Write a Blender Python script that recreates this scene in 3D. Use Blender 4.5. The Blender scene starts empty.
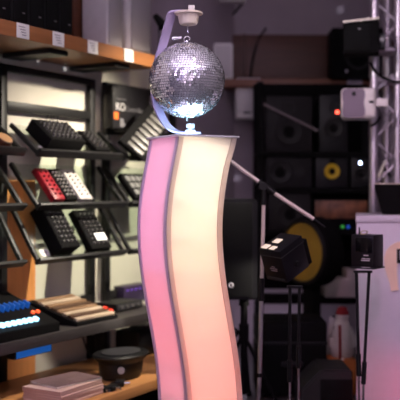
import bpy, bmesh, math, random
import numpy as np
from mathutils import Vector, Matrix, Euler

random.seed(7)
sc = bpy.context.scene
COL = sc.collection
CAMZ = 1.35
F = 863.0
HOR = 190.0

# ------------------------------------------------------------------ colour / materials
def lin(c):
    return tuple(((v/255.0)/12.92 if v/255.0 <= 0.04045 else (((v/255.0)+0.055)/1.055)**2.4) for v in c)

MATS = {}
def mat(name, rgb, rough=0.5, metal=0.0, emit=None, estr=0.0, var=0.0, scale=20.0, spec=0.5, bump=0.0):
    if name in MATS:
        return MATS[name]
    m = bpy.data.materials.new(name)
    m.use_nodes = True
    nt = m.node_tree
    b = nt.nodes['Principled BSDF']
    c = lin(rgb)
    b.inputs['Base Color'].default_value = (*c, 1)
    b.inputs['Roughness'].default_value = rough
    b.inputs['Metallic'].default_value = metal
    b.inputs['Specular IOR Level'].default_value = spec
    if var > 0 or bump > 0:
        tc = nt.nodes.new('ShaderNodeTexCoord')
        nz = nt.nodes.new('ShaderNodeTexNoise')
        nz.inputs['Scale'].default_value = scale
        nz.inputs['Detail'].default_value = 4
        nt.links.new(tc.outputs['Object'], nz.inputs['Vector'])
        if var > 0:
            cr = nt.nodes.new('ShaderNodeValToRGB')
            cr.color_ramp.elements[0].position = 0.3
            cr.color_ramp.elements[1].position = 0.7
            cr.color_ramp.elements[0].color = (*[v*(1-var) for v in c], 1)
            cr.color_ramp.elements[1].color = (*[min(1, v*(1+var)) for v in c], 1)
            nt.links.new(nz.outputs['Fac'], cr.inputs['Fac'])
            nt.links.new(cr.outputs['Color'], b.inputs['Base Color'])
        if bump > 0:
            bp = nt.nodes.new('ShaderNodeBump')
            bp.inputs['Strength'].default_value = bump
            bp.inputs['Distance'].default_value = 0.005
            nt.links.new(nz.outputs['Fac'], bp.inputs['Height'])
            nt.links.new(bp.outputs['Normal'], b.inputs['Normal'])
    if emit is not None:
        b.inputs['Emission Color'].default_value = (*lin(emit), 1)
        b.inputs['Emission Strength'].default_value = estr
    MATS[name] = m
    return m

def wood(name, rgb, rough=0.45, axis='X', contrast=0.18):
    if name in MATS:
        return MATS[name]
    m = bpy.data.materials.new(name)
    m.use_nodes = True
    nt = m.node_tree
    b = nt.nodes['Principled BSDF']
    tc = nt.nodes.new('ShaderNodeTexCoord')
    mp = nt.nodes.new('ShaderNodeMapping')
    s = {'X': (1.5, 25, 25), 'Y': (25, 1.5, 25), 'Z': (25, 25, 1.5)}[axis]
    mp.inputs['Scale'].default_value = s
    nz = nt.nodes.new('ShaderNodeTexNoise')
    nz.inputs['Scale'].default_value = 2.0
    nz.inputs['Detail'].default_value = 6
    cr = nt.nodes.new('ShaderNodeValToRGB')
    c = lin(rgb)
    cr.color_ramp.elements[0].position = 0.3
    cr.color_ramp.elements[1].position = 0.7
    cr.color_ramp.elements[0].color = (*[v*(1-contrast) for v in c], 1)
    cr.color_ramp.elements[1].color = (*[min(1, v*(1+contrast)) for v in c], 1)
    nt.links.new(tc.outputs['Object'], mp.inputs['Vector'])
    nt.links.new(mp.outputs['Vector'], nz.inputs['Vector'])
    nt.links.new(nz.outputs['Fac'], cr.inputs['Fac'])
    nt.links.new(cr.outputs['Color'], b.inputs['Base Color'])
    b.inputs['Roughness'].default_value = rough
    MATS[name] = m
    return m

def translucent(name, rgb, trans=0.7):
    m = bpy.data.materials.new(name)
    m.use_nodes = True
    nt = m.node_tree
    nt.nodes.clear()
    out = nt.nodes.new('ShaderNodeOutputMaterial')
    d = nt.nodes.new('ShaderNodeBsdfDiffuse')
    t = nt.nodes.new('ShaderNodeBsdfTranslucent')
    mx = nt.nodes.new('ShaderNodeMixShader')
    tc = nt.nodes.new('ShaderNodeTexCoord')
    nz = nt.nodes.new('ShaderNodeTexNoise')
    nz.inputs['Scale'].default_value = 300
    cr = nt.nodes.new('ShaderNodeValToRGB')
    c = lin(rgb)
    cr.color_ramp.elements[0].color = (*[v*0.96 for v in c], 1)
    cr.color_ramp.elements[1].color = (*c, 1)
    nt.links.new(tc.outputs['Object'], nz.inputs['Vector'])
    nt.links.new(nz.outputs['Fac'], cr.inputs['Fac'])
    nt.links.new(cr.outputs['Color'], d.inputs['Color'])
    nt.links.new(cr.outputs['Color'], t.inputs['Color'])
    mx.inputs['Fac'].default_value = trans
    nt.links.new(d.outputs['BSDF'], mx.inputs[1])
    nt.links.new(t.outputs['BSDF'], mx.inputs[2])
    nt.links.new(mx.outputs['Shader'], out.inputs['Surface'])
    MATS[name] = m
    return m

def glass(name, rgb, clear=0.75):
    m = bpy.data.materials.new(name)
    m.use_nodes = True
    nt = m.node_tree
    nt.nodes.clear()
    out = nt.nodes.new('ShaderNodeOutputMaterial')
    t = nt.nodes.new('ShaderNodeBsdfTransparent')
    t.inputs['Color'].default_value = (*lin(rgb), 1)
    g = nt.nodes.new('ShaderNodeBsdfGlossy')
    g.inputs['Roughness'].default_value = 0.08
    g.inputs['Color'].default_value = (.9, .95, .92, 1)
    mx = nt.nodes.new('ShaderNodeMixShader')
    mx.inputs['Fac'].default_value = 0.045
    nt.links.new(t.outputs['BSDF'], mx.inputs[1])
    nt.links.new(g.outputs['BSDF'], mx.inputs[2])
    nt.links.new(mx.outputs['Shader'], out.inputs['Surface'])
    MATS[name] = m
    return m

BLACK = mat('black_plastic', (15, 15, 17), 0.5, var=0.15, spec=0.3)
BLACKM = mat('black_matte', (10, 9, 10), 0.8, var=0.2, spec=0.12)
BLACKMETAL = mat('black_metal', (26, 25, 26), 0.45, 0.0, var=0.12, spec=0.4)
DARKGREY = mat('dark_grey_plastic', (45, 45, 48), 0.5, var=0.1)
WHITE = mat('white_plastic', (215, 212, 210), 0.4, var=0.04)
WHITEPAINT = mat('white_paint', (222, 218, 222), 0.35, var=0.03)
CHROME = mat('chrome', (215, 215, 218), 0.18, 1.0, var=0.03)
ALU = mat('brushed_aluminium', (200, 198, 202), 0.35, 1.0, var=0.06, scale=60)
SILVER = mat('silver_paint', (205, 200, 198), 0.4, 0.2, var=0.05)
PAPER = mat('paper_white', (225, 220, 212), 0.7, var=0.04)
RED = mat('red_plastic', (142, 12, 30), 0.4, var=0.08)
GOLDWOOD = wood('honey_wood', (196, 138, 84), 0.4, 'X', 0.12)
BROWNWOOD = wood('brown_wood', (74, 36, 18), 0.5, 'X', 0.2)
PANELWOOD = wood('panel_wood', (222, 146, 82), 0.5, 'Z', 0.08)
CONEGREY = mat('cone_grey', (20, 18, 19), 0.6, var=0.1, spec=0.3)
YELLOW = mat('cone_yellow', (200, 165, 20), 0.6, var=0.08)
MUSTARD = mat('cone_mustard', (150, 118, 28), 0.6, var=0.15, scale=6)

# ------------------------------------------------------------------ mesh builder
class MB:
    def __init__(self):
        self.bm = bmesh.new()
        self.M = Matrix.Identity(4)
    def _merge(self, tmp, M=None):
        M = self.M @ M if M is not None else self.M
        tmp.transform(M)
        me = bpy.data.meshes.new('tmp')
        tmp.to_mesh(me)
        tmp.free()
        self.bm.from_mesh(me)
        bpy.data.meshes.remove(me)
    def box(self, c, s, bev=0.0, M=None, seg=2):
        t = bmesh.new()
        bmesh.ops.create_cube(t, size=1.0)
        for v in t.verts:
            v.co = Vector((v.co.x*s[0], v.co.y*s[1], v.co.z*s[2]))
        if bev > 0:
            bmesh.ops.bevel(t, geom=t.edges[:], offset=min(bev, min(s)*0.45), segments=seg, affect='EDGES', profile=0.5)
        for v in t.verts:
            v.co += Vector(c)
        self._merge(t, M)
        return self
    def cyl(self, p0, p1, r0, r1=None, seg=20, cap=True, M=None):
        p0 = Vector(p0); p1 = Vector(p1)
        if r1 is None: r1 = r0
        t = bmesh.new()
        L = (p1-p0).length
        bmesh.ops.create_cone(t, cap_ends=cap, cap_tris=False, segments=seg, radius1=r0, radius2=r1, depth=L)
        q = (p1-p0).to_track_quat('Z', 'Y').to_matrix().to_4x4()
        t.transform(Matrix.Translation((p0+p1)/2) @ q)
        self._merge(t, M)
        return self
    def tube(self, pts, r, seg=10, M=None):
        pts = [Vector(p) for p in pts]
        t = bmesh.new()
        rings = []
        up = Vector((0, 0, 1))
        for i, p in enumerate(pts):
            a = pts[max(i-1, 0)]; b = pts[min(i+1, len(pts)-1)]
            d = (b-a).normalized()
            ref = up if abs(d.dot(up)) < 0.95 else Vector((1, 0, 0))
            x = d.cross(ref).normalized(); y = d.cross(x).normalized()
            rr = r[i] if isinstance(r, (list, tuple)) else r
            rings.append([t.verts.new(p + x*rr*math.cos(2*math.pi*k/seg) + y*rr*math.sin(2*math.pi*k/seg)) for k in range(seg)])
        for i in range(len(rings)-1):
            for k in range(seg):
                t.faces.new((rings[i][k], rings[i][(k+1) % seg], rings[i+1][(k+1) % seg], rings[i+1][k]))
        t.faces.new(rings[0]); t.faces.new(rings[-1])
        bmesh.ops.recalc_face_normals(t, faces=t.faces[:])
        self._merge(t, M)
        return self
    def lathe(self, prof, seg=32, M=None):
        """prof: list of (r, z); axis Z"""
        t = bmesh.new()
        rings = []
        for r, z in prof:
            if r < 1e-6:
                rings.append([t.verts.new((0, 0, z))])
            else:
                rings.append([t.verts.new((r*math.cos(2*math.pi*k/seg), r*math.sin(2*math.pi*k/seg), z)) for k in range(seg)])
        for i in range(len(rings)-1):
            a, b = rings[i], rings[i+1]
            for k in range(seg):
                k2 = (k+1) % seg
                if len(a) == 1 and len(b) == 1: continue
                if len(a) == 1: t.faces.new((a[0], b[k], b[k2]))
                elif len(b) == 1: t.faces.new((a[k], a[k2], b[0]))
                else: t.faces.new((a[k], a[k2], b[k2], b[k]))
        bmesh.ops.recalc_face_normals(t, faces=t.faces[:])
        self._merge(t, M)
        return self
    def torus(self, R, r, M=None, seg=28, sec=10):
        t = bmesh.new()
        rings = []
        for i in range(seg):
            a = 2*math.pi*i/seg
            rings.append([t.verts.new(((R+r*math.cos(2*math.pi*k/sec))*math.cos(a), (R+r*math.cos(2*math.pi*k/sec))*math.sin(a), r*math.sin(2*math.pi*k/sec))) for k in range(sec)])
        for i in range(seg):
            for k in range(sec):
                t.faces.new((rings[i][k], rings[(i+1) % seg][k], rings[(i+1) % seg][(k+1) % sec], rings[i][(k+1) % sec]))
        bmesh.ops.recalc_face_normals(t, faces=t.faces[:])
        self._merge(t, M)
        return self
    def prism(self, poly, z0, z1, M=None, bev=0.0):
        """polygon in XY extruded along Z"""
        t = bmesh.new()
        a = [t.verts.new((x, y, z0)) for x, y in poly]
        b = [t.verts.new((x, y, z1)) for x, y in poly]
        n = len(poly)
        t.faces.new(list(reversed(a))); t.faces.new(b)
        for i in range(n):
            t.faces.new((a[i], a[(i+1) % n], b[(i+1) % n], b[i]))
        bmesh.ops.recalc_face_normals(t, faces=t.faces[:])
        if bev > 0:
            bmesh.ops.bevel(t, geom=t.edges[:], offset=bev, segments=2, affect='EDGES')
        self._merge(t, M)
        return self
    def grid(self, rows, thick=0.0, closed=False, M=None):
        """rows: list of lists of points"""
        t = bmesh.new()
        V = [[t.verts.new(p) for p in r] for r in rows]
        for i in range(len(V)-1):
            for k in range(len(V[0])-1):
                t.faces.new((V[i][k], V[i][k+1], V[i+1][k+1], V[i+1][k]))
        bmesh.ops.recalc_face_normals(t, faces=t.faces[:])
        if thick:
            bmesh.ops.solidify(t, geom=t.faces[:], thickness=thick)
        self._merge(t, M)
        return self
    def build(self, name, material, parent=None, smooth=True, matrix=None):
        me = bpy.data.meshes.new(name)
        self.bm.to_mesh(me)
        self.bm.free()
        me.materials.append(material)
        if smooth:
            for p in me.polygons: p.use_smooth = True
            try: me.set_sharp_from_angle(angle=math.radians(35))
            except Exception: pass
        o = bpy.data.objects.new(name, me)
        COL.objects.link(o)
        if parent is not None:
            o.parent = parent
        if matrix is not None:
            o.matrix_local = matrix
        return o

def tag(o, label=None, cat=None, group=None, kind=None):
    if label: o['label'] = label
    if cat: o['category'] = cat
    if group: o['group'] = group
    if kind: o['kind'] = kind
    return o

def thing(name, label, cat, M=None, group=None):
    o = bpy.data.objects.new(name, None)
    COL.objects.link(o)
    o.empty_display_size = 0.05
    if M is not None:
        o.matrix_world = M if isinstance(M, Matrix) else Matrix.Translation(Vector(M))
    tag(o, label, cat, group)
    return o

def dup_part(src, parent, M):
    o = src.copy()
    COL.objects.link(o)
    o.parent = parent
    o.matrix_local = M
    return o

def copy_tree(src, M, label):
    r = src.copy(); COL.objects.link(r); r.matrix_world = M; r['label'] = label
    for ch in list(src.children):
        c = ch.copy(); COL.objects.link(c); c.parent = r
        for g in list(ch.children):
            d = g.copy(); COL.objects.link(d); d.parent = c
    return r

T = Matrix.Translation
def basis(o, x, y, z):
    x = Vector(x).normalized(); y = Vector(y).normalized(); z = Vector(z).normalized()
    return Matrix(((x.x, y.x, z.x, o[0]), (x.y, y.y, z.y, o[1]), (x.z, y.z, z.z, o[2]), (0, 0, 0, 1)))
RX = lambda a: Matrix.Rotation(math.radians(a), 4, 'X')
RY = lambda a: Matrix.Rotation(math.radians(a), 4, 'Y')
RZ = lambda a: Matrix.Rotation(math.radians(a), 4, 'Z')

def P(px, py, D):
    return Vector(((px-200)/F*D, D, CAMZ + (HOR-py)/F*D))
def X(px, D): return (px-200)/F*D
def Z(py, D): return CAMZ + (HOR-py)/F*D

def text_obj(s, name, size, material, parent, M, ext=0.0006):
    cu = bpy.data.curves.new(name, 'FONT')
    cu.body = s
    cu.size = size
    cu.extrude = ext
    cu.align_x = 'LEFT'
    cu.materials.append(material)
    o = bpy.data.objects.new(name, cu)
    COL.objects.link(o)
    dg = bpy.context.evaluated_depsgraph_get()
    me = bpy.data.meshes.new_from_object(o.evaluated_get(dg))
    me.name = name
    bpy.data.objects.remove(o)
    bpy.data.curves.remove(cu)
    o = bpy.data.objects.new(name, me)
    COL.objects.link(o)
    o.parent = parent
    o.matrix_local = M
    return o

# ------------------------------------------------------------------ left wall frame
ANG = math.atan2(515, F)
DL = Vector((math.sin(ANG), math.cos(ANG), 0))
NL = Vector((math.cos(ANG), -math.sin(ANG), 0))
OF = 0.26
A_F = Vector((X(85, 5.4), 5.4, 0))
A0 = A_F - OF*NL
def LP(t, o, z):
    return A0 + t*DL + o*NL + Vector((0, 0, z))
def TP(px, o):
    b = A0 + o*NL
    k = (px-200)/F
    return (k*b.y - b.x)/(DL.x - k*DL.y)
def ZL(px, py, o):
    p = LP(TP(px, o), o, 0)
    return Z(py, p.y)
def LM(t, o, z):
    """frame on the left wall: x along the wall (away from camera), y out of the wall reversed (into wall), z up"""
    return basis(LP(t, o, z), DL, -NL, (0, 0, 1))

# ------------------------------------------------------------------ the room
H = 3.35
YB = 7.6
def struct(name, mb, m, smooth=False):
    o = mb.build(name, m, smooth=smooth)
    o['kind'] = 'structure'
    return o
FLOORM = mat('floor_vinyl', (62, 56, 58), 0.35, var=0.12, scale=6)
CEILM = mat('ceiling_paint', (228, 222, 230), 0.85, var=0.05, scale=4)
WALLM = mat('wall_paint_back', (150, 138, 146), 0.8, var=0.05, scale=5)
CREAM = mat('wall_paint_cream', (214, 208, 192), 0.75, var=0.04, scale=5)
WALLR = mat('wall_paint_side', (120, 112, 118), 0.8, var=0.06, scale=4)
struct('floor', MB().box((0.2, 2.3, -0.05), (9.0, 11.2, 0.1)), FLOORM)
struct('ceiling', MB().box((0.2, 2.3, H+0.05), (9.0, 11.2, 0.1)), CEILM)
struct('wall_back', MB().box((2.2, YB+0.05, H/2), (4.9, 0.1, H)), WALLM)
struct('wall_right', MB().box((4.0, 2.3, H/2), (0.1, 10.8, H)), WALLR)
struct('wall_front', MB().box((0.2, -3.0, H/2), (9.0, 0.1, H)), mat('wall_paint_front', (205, 190, 200), 0.8, var=0.05, scale=3))
tl_end = (YB - A0.y)/DL.y
tl0 = (-3.0 - A0.y)/DL.y
mb = MB(); mb.M = basis(LP(0, 0, 0), DL, -NL, (0, 0, 1))
mb.box(((tl_end+tl0)/2, 0.05, H/2), (tl_end-tl0+0.1, 0.1, H))
struct('wall_left', mb, CREAM)
# wooden wall panel low on the left wall
mb = MB(); mb.M = basis(LP(0, 0, 0), DL, -NL, (0, 0, 1))
ta, tb = TP(3, 0), TP(34, 0)
mb.box(((ta+tb)/2, -0.006, 0.72), (tb-ta, 0.012, 1.38), 0.002)
struct('trim_1', mb, PANELWOOD)

mb = MB(); mb.M = basis(LP(0, 0, 0), DL, -NL, (0, 0, 1))
ta = TP(150, 0)
mb.box(((ta+tl_end)/2, -0.006, H/2), (tl_end-ta, 0.012, H), 0.002)
struct('trim_2', mb, WALLM)

# ------------------------------------------------------------------ wavy light column
COLD = 3.9
AA = math.radians(61)
U = Vector((math.sin(AA), math.cos(AA), 0))
V = Vector((-math.cos(AA), math.sin(AA), 0))
CW = 0.305
C0 = Vector((X(178.5, COLD), COLD, 0))
PLATE_Z = Z(134.2, COLD)
ys = np.array([133, 138, 147, 155, 170, 182, 195, 207, 220, 232, 245, 257, 270, 282, 295, 307, 320, 332, 345, 357, 370, 385, 400, 420, 445, 470, 490])
ds = np.array([0.3, 0, -1.4, -3.0, -6.0, -8, -9.8, -11.2, -12, -12.3, -11.9, -11.2, -10.1, -8.7, -6.9, -4.6, -2.3, -0.2, 1.9, 3.7, 5.4, 7.0, 8.4, 9.4, 8.6, 6.3, 4])
pf = np.polyfit((ys-300)/150.0, ds, 7)
def wave(z):
    y = HOR - (z-CAMZ)*F/COLD
    return float(np.polyval(pf, (min(y, 492)-300)/150.0)) / (F/COLD*U.x)
ped = thing('light_column', 'tall wavy illuminated display column with pink and cream glowing fabric sides', 'display column', C0)
FAB = translucent('stretch_fabric', (250, 246, 242), 0.75)
FABF = translucent('frame_fabric', (232, 222, 216), 0.66)
FABL = translucent('frame_fabric_side', (226, 214, 230), 0.3)
ZT = PLATE_Z - 0.010
ZBASE = 0.03
NZ = 72
zs = [ZBASE + (ZT-ZBASE)*i/(NZ-1) for i in range(NZ)]
SW = 0.027
def taper(z):
    t = min(1.0, max(0.0, (PLATE_Z-z)/0.17))
    return 1.0 - 0.048*t*t*(3-2*t)
def cpt(u, v, z):
    return U*(u*taper(z)+wave(z)) + V*v + Vector((0, 0, z))
def strip(name, f, parent, m, thick=0.004):
    mbx = MB()
    mbx.grid([[f(k/6.0, z) for k in range(7)] for z in zs], thick)
    return mbx.build(name, m, parent)
# fabric panels (between the frame strips)
fr = strip('fabric_panel', lambda s, z: cpt(SW+s*(CW-2*SW), 0.004, z), ped, FAB, 0.002); fr['label'] = 'cream to salmon glowing fabric panel'
fl = strip('fabric_panel', lambda s, z: cpt(0.004, SW+s*(CW-2*SW), z), ped, FAB, 0.002); fl['label'] = 'pink glowing fabric panel'
strip('fabric_panel', lambda s, z: cpt(SW+s*(CW-2*SW), CW-0.004, z), ped, FAB, 0.002)
strip('fabric_panel', lambda s, z: cpt(CW-0.004, SW+s*(CW-2*SW), z), ped, FAB, 0.002)
for k_, f in enumerate((lambda s, z: cpt(s*SW, 0, z), lambda s, z: cpt(CW-SW+s*SW, 0, z),
            lambda s, z: cpt(0, s*SW, z), lambda s, z: cpt(0, CW-SW+s*SW, z),
            lambda s, z: cpt(s*SW, CW, z), lambda s, z: cpt(CW-SW+s*SW, CW, z),
            lambda s, z: cpt(CW, s*SW, z), lambda s, z: cpt(CW, CW-SW+s*SW, z))):
    strip('edge_strip', f, ped, FABL if k_ in (2, 3) else FABF, 0.004)
mb = MB(); mb.M = basis((0, 0, 0), U, V, (0, 0, 1))
mb.box((CW/2, CW/2, PLATE_Z-0.004), (CW+0.024, CW+0.024, 0.009), 0.002)
mb.build('top_plate', mat('plate_white', (225, 225, 232), 0.3, 0.2, var=0.03), ped)
mb = MB(); mb.M = basis((0, 0, 0), U, V, (0, 0, 1))
wb = wave(0.03)
mb.box((CW/2+wb, CW/2, 0.012), (CW+0.12, CW+0.12, 0.024), 0.004)
mb.build('base_plate', BLACKMETAL, ped)
# unseen divider added inside to keep the light behind each face apart
mb = MB()
LBX = 0.03
mb.grid([[cpt(0.006+(CW-0.012)*s, LBX+0.003, z) for s in (0, 0.5, 1.0)] for z in zs], 0.002)
mb.grid([[cpt(LBX+0.003, LBX+0.006+(CW-LBX-0.012)*s, z) for s in (0, 0.5, 1.0)] for z in zs], 0.002)
mb.build('inner_divider', mat('divider_white', (225, 222, 225), 0.8, var=0.02), ped)
mb = MB(); mb.cyl(U*CW/2+V*CW/2+Vector((0, 0, PLATE_Z+0.0005)), U*CW/2+V*CW/2+Vector((0, 0, PLATE_Z+0.0025)), 0.135, seg=48)
lens = mb.build('uplight_lens', mat('uplight_lens', (200, 235, 255), 0.4, emit=(180, 230, 255), estr=10.0), ped); lens['label'] = 'glowing round lens in the column top'
PC = C0 + U*CW/2 + V*CW/2       # plate centre

# ------------------------------------------------------------------ disco ball and its stand
BD = PC.y
BC = P(187, 80.3, BD)
BR = 38.0*BD/F
stand = thing('mirror_ball_stand', 'curved flat metal stand with motor holding the mirror ball on the column top', 'stand', (PC.x, PC.y, PLATE_Z))
O = Vector((PC.x, PC.y, PLATE_Z))
def S(px, py, dy=0.0):
    p = P(px, py, BD) - O
    return Vector((p.x, p.y+dy, p.z))
# C shaped arm: flat bar swept along the arc, wide along depth
cpath = [(199, 12.2), (190, 11.5), (180, 11.2), (172.5, 13.0), (169.5, 21), (166.5, 32), (162.5, 46), (158.8, 60), (156.2, 75), (155, 88), (156, 100), (158.8, 110), (163, 119.5), (168, 126.3), (174, 130.6), (181, 132.6), (190, 132.7), (197, 132.7)]
def densify(pts, n=6):
    out = []
    P_ = [Vector((p[0], p[1])) for p in pts]
    for i in range(len(P_)-1):
        p0 = P_[max(i-1, 0)]; p1 = P_[i]; p2 = P_[i+1]; p3 = P_[min(i+2, len(P_)-1)]
        for k in range(n):
            t = k/n
            out.append(0.5*((2*p1) + (p2-p0)*t + (2*p0-5*p1+4*p2-p3)*t*t + (3*p1-p0-3*p2+p3)*t**3))
    out.append(P_[-1])
    return out
# the bar stands edge-on behind the ball in a plane a little turned to the camera
def sweep_bar(path, wid, thk, bar_dir):
    mbx = MB()
    rows = []
    pts = path
    for i, p in enumerate(pts):
        a = pts[max(i-1, 0)]; b = pts[min(i+1, len(pts)-1)]
        d = (b-a).normalized()
        n = d.cross(bar_dir).normalized()
        w = bar_dir*wid/2
        rows.append([p-w-n*thk/2, p+w-n*thk/2, p+w+n*thk/2, p-w+n*thk/2, p-w-n*thk/2])
    mbx.grid(rows)
    t = mbx.bm
    bmesh.ops.remove_doubles(t, verts=t.verts[:], dist=1e-6)
    bmesh.ops.holes_fill(t, edges=[e for e in t.edges if e.is_boundary], sides=4)
    bmesh.ops.recalc_face_normals(t, faces=t.faces[:])
    return mbx
bar_dir = Vector((0.80, 0.60, 0)).normalized()
path = [S(q.x, q.y) for q in densify(cpath)]
arm = sweep_bar(path, 0.046, 0.009, bar_dir)
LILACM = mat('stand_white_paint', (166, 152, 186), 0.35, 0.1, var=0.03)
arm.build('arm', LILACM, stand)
# motor housing
mo = S(188.5, 12.8)
mb = MB()
px = BD/F
prof = [(0, 0), (12.5*px, 0), (12.5*px, -1.6*px), (10.8*px, -2.0*px), (9.6*px, -9.5*px), (8.2*px, -11.8*px), (2, -11.8*px)]
prof[-1] = (0, -11.8*px)
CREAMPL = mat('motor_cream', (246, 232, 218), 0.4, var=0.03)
mb.lathe(prof, 32, T(mo))
mot = mb.build('motor_housing', CREAMPL, stand)
MB().cyl(mo+Vector((0, 0, 0.3*px)), mo+Vector((0, 0, -1.5*px)), 14.2*px, seg=32).build('flange', CREAMPL, mot)
MB().box(S(191.5, 9.2), (6.5*px, 6*px, 7.5*px), 0.003).build('terminal_block', WHITE, stand)
MB().cyl(S(187.8, 24), S(187.8, 33), 0.0028, seg=12).build('drive_shaft', CHROME, stand)
MB().cyl(S(172, 38.6), S(181.5, 37.8), 1.7*px, seg=16).cyl(S(173, 38.5), S(177, 38.2), 2.2*px, seg=16).build('thumb_screw', CHROME, stand)
MB().lathe([(0, 0), (0.024, 0), (0.024, 0.009), (0.0135, 0.010), (0.0135, 0.018), (0.020, 0.020), (0.021, 0.034), (0.017, 0.039), (0, 0.039)], 24, T(S(190.5, 132.2)+Vector((0, -0.02, 0.0)))).build('mounting_bolt', mat('bolt_white', (226, 230, 236), 0.35, 0.3, var=0.02), stand)

ball = thing('mirror_ball', 'silver mirror ball of small square tiles hanging above the column', 'disco ball', BC)
MB().lathe([(BR*0.985*math.cos(a), BR*0.985*math.sin(a)) for a in [math.pi*(i/32-0.5) for i in range(33)]], 48).build('ball_core', mat('ball_grout', (70, 66, 78), 0.6, var=0.1), ball)
tm = bmesh.new()
ROWS = 46
dl = math.pi/ROWS
for i in range(ROWS):
    lat = -math.pi/2 + (i+0.5)*dl
    n = max(3, int(round(2*math.pi*math.cos(lat)/dl)))
    off = random.random()
    for k in range(n):
        lon = 2*math.pi*(k+off)/n
        nrm = Vector((math.cos(lat)*math.cos(lon), math.cos(lat)*math.sin(lon), math.sin(lat)))
        e = Vector((-math.sin(lon), math.cos(lon), 0))
        g = nrm.cross(e)
        tl = Vector((random.gauss(0, 1), random.gauss(0, 1), random.gauss(0, 1)))*0.07
        n2 = (nrm+tl).normalized()
        e2 = (e - n2*e.dot(n2)).normalized(); g2 = n2.cross(e2)
        hw = 0.43*dl*BR; hh = hw
        if n < 2*math.pi*math.cos(lat)/dl: hw *= 0.98
        c = nrm*BR*1.0
        vs = [tm.verts.new(c + e2*sx*hw + g2*sy*hh) for sx, sy in ((-1, -1), (1, -1), (1, 1), (-1, 1))]
        tm.faces.new(vs)
me = bpy.data.meshes.new('mirror_tiles'); tm.to_mesh(me); tm.free()
me.materials.append(mat('mirror', (242, 242, 246), 0.13, 0.8, var=0.01))
o = bpy.data.objects.new('mirror_tiles', me); COL.objects.link(o); o.parent = ball
MB().cyl((0, 0, BR*0.97), (0, 0, BR*1.03), 0.022, seg=24).build('cap', CHROME, ball)
mb = MB(); mb.torus(0.0135, 0.0032, T((0, 0, BR+0.0145)) @ RX(90)); mb.build('hanging_ring', CHROME, ball)
MB().cyl((0, 0, -BR*0.98), (0, 0, -BR-0.012), 0.0045, seg=12).build('bottom_pin', WHITE, ball)

# ------------------------------------------------------------------ left: long wooden shelf above
SHO = 0.46
zs_top = ZL(85, 38.5, SHO); zs_bot = zs_top-0.082
t_a, t_b = TP(-80, SHO), TP(158, SHO)
shelf = thing('wall_shelf', 'long honey coloured wooden shelf high on the left wall with white price tags', 'shelf', LM(t_a, SHO, zs_bot))
Ls = t_b-t_a
MB().box((Ls/2, SHO/2, 0.041), (Ls, SHO-0.004, 0.082), 0.004).build('board', wood('shelf_wood', (152, 98, 58), 0.4, 'X', 0.12), shelf)
TAG = mat('price_tag_white', (232, 228, 224), 0.6, var=0.03)
TAGINK = mat('tag_ink', (120, 112, 116), 0.7, var=0.05)
for pxx in (22.5, 58, 92.5, 128.5):
    tx = TP(pxx, SHO) - t_a
    w = 0.098
    tg = MB().box((tx, -0.003, 0.041), (w, 0.003, 0.079), 0.001).build('price_tag', TAG, shelf)
    m2 = MB()
    for r_ in range(4):
        m2.box((tx-0.01+0.006*r_, -0.0050, 0.062-0.014*r_), (0.05-0.006*r_, 0.001, 0.004))
    m2.build('print', TAGINK, tg)
for pxx in (44, 108):
    tx = TP(pxx, SHO*0.6)-t_a
    mb = MB()
    mb.box((tx, SHO*0.55, -0.014), (0.16, SHO*0.8, 0.028), 0.003)
    mb.build('bracket', BLACKMETAL, shelf)

# things standing on the high shelf
def standing(name, label, cat, px0, px1, o_front, depth, h, m, group=None):
    t0, t1 = TP(px0, o_front), TP(px1, o_front)
    th = thing(name, label, cat, LM((t0+t1)/2, o_front, zs_top), group)
    w = t1-t0
    return th, w
GRILLE = mat('grille_black', (11, 11, 12), 0.75, spec=0.15, bump=0.6, scale=180)
for i, (a, b, h, lab) in enumerate(((-14, 12.5, .42, 'black loudspeaker on the high wooden shelf, leftmost in its row'),
                                 (13, 29, .40, 'black loudspeaker above the first price tag on the wooden shelf'),
                                 (29.6, 45, .38, 'black loudspeaker between the first two price tags on the wooden shelf'),
                                 (46, 60, .44, 'slim black loudspeaker above the second price tag on the wooden shelf'),
                                 (61, 73.5, .24, 'low black loudspeaker at the right end of the black row on the shelf'))):
    th, w = standing('loudspeaker', lab, 'speaker', a, b, 0.40, 0.2, h, BLACK, 'black loudspeakers on the high shelf')
    MB().box((0, 0.11, h/2), (w*0.97, 0.2, h), 0.006).build('cabinet', BLACK, th)
    MB().box((0, 0.006, h/2), (w*0.86, 0.008, h*0.92), 0.003).build('grille', GRILLE, th)
    MB().box((w*0.18, 0.001, 0.075), (0.02, 0.002, 0.006)).build('badge', mat('badge_grey', (120, 118, 120), 0.5), th)
th, w = standing('shelf_divider', 'upright brown wooden board on the high shelf behind the black loudspeakers', 'board', 72, 92, 0.14, 0.02, .5, BROWNWOOD)
MB().box((0, 0, 0.28), (w, 0.03, 0.56), 0.002).build('board', BROWNWOOD, th)
MB().box((0, -0.01, 0.02), (w*1.02, 0.06, 0.02), 0.002).build('foot', BROWNWOOD, th)
GREYLILAC = mat('pale_grey_plastic', (176, 170, 178), 0.45, var=0.04)
for i, (a, b, h, bev, lab) in enumerate(((108, 124, .60, .012, 'tall pale lilac speaker on the high shelf beside the dark gap'),
                                     (130, 153, .62, .045, 'tall rounded pale grey speaker at the right end of the high shelf'))):
    th, w = standing('loudspeaker', lab, 'speaker', a, b, 0.38, 0.2, h, WHITE, 'pale loudspeakers on the high shelf')
    MB().box((0, 0.11, h/2), (w, 0.2, h), bev, seg=4).build('cabinet', GREYLILAC, th)
    MB().box((0, 0.006, h/2), (w*0.8, 0.01, h*0.9), 0.004).build('grille', mat('grille_pale', (150, 145, 150), 0.6, bump=0.5, scale=160), th)
th, w = standing('clip_lamp', 'small dark clip lamp behind the pale grey speaker', 'lamp', 155, 163, 0.30, 0.2, .6, BLACK)
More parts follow.
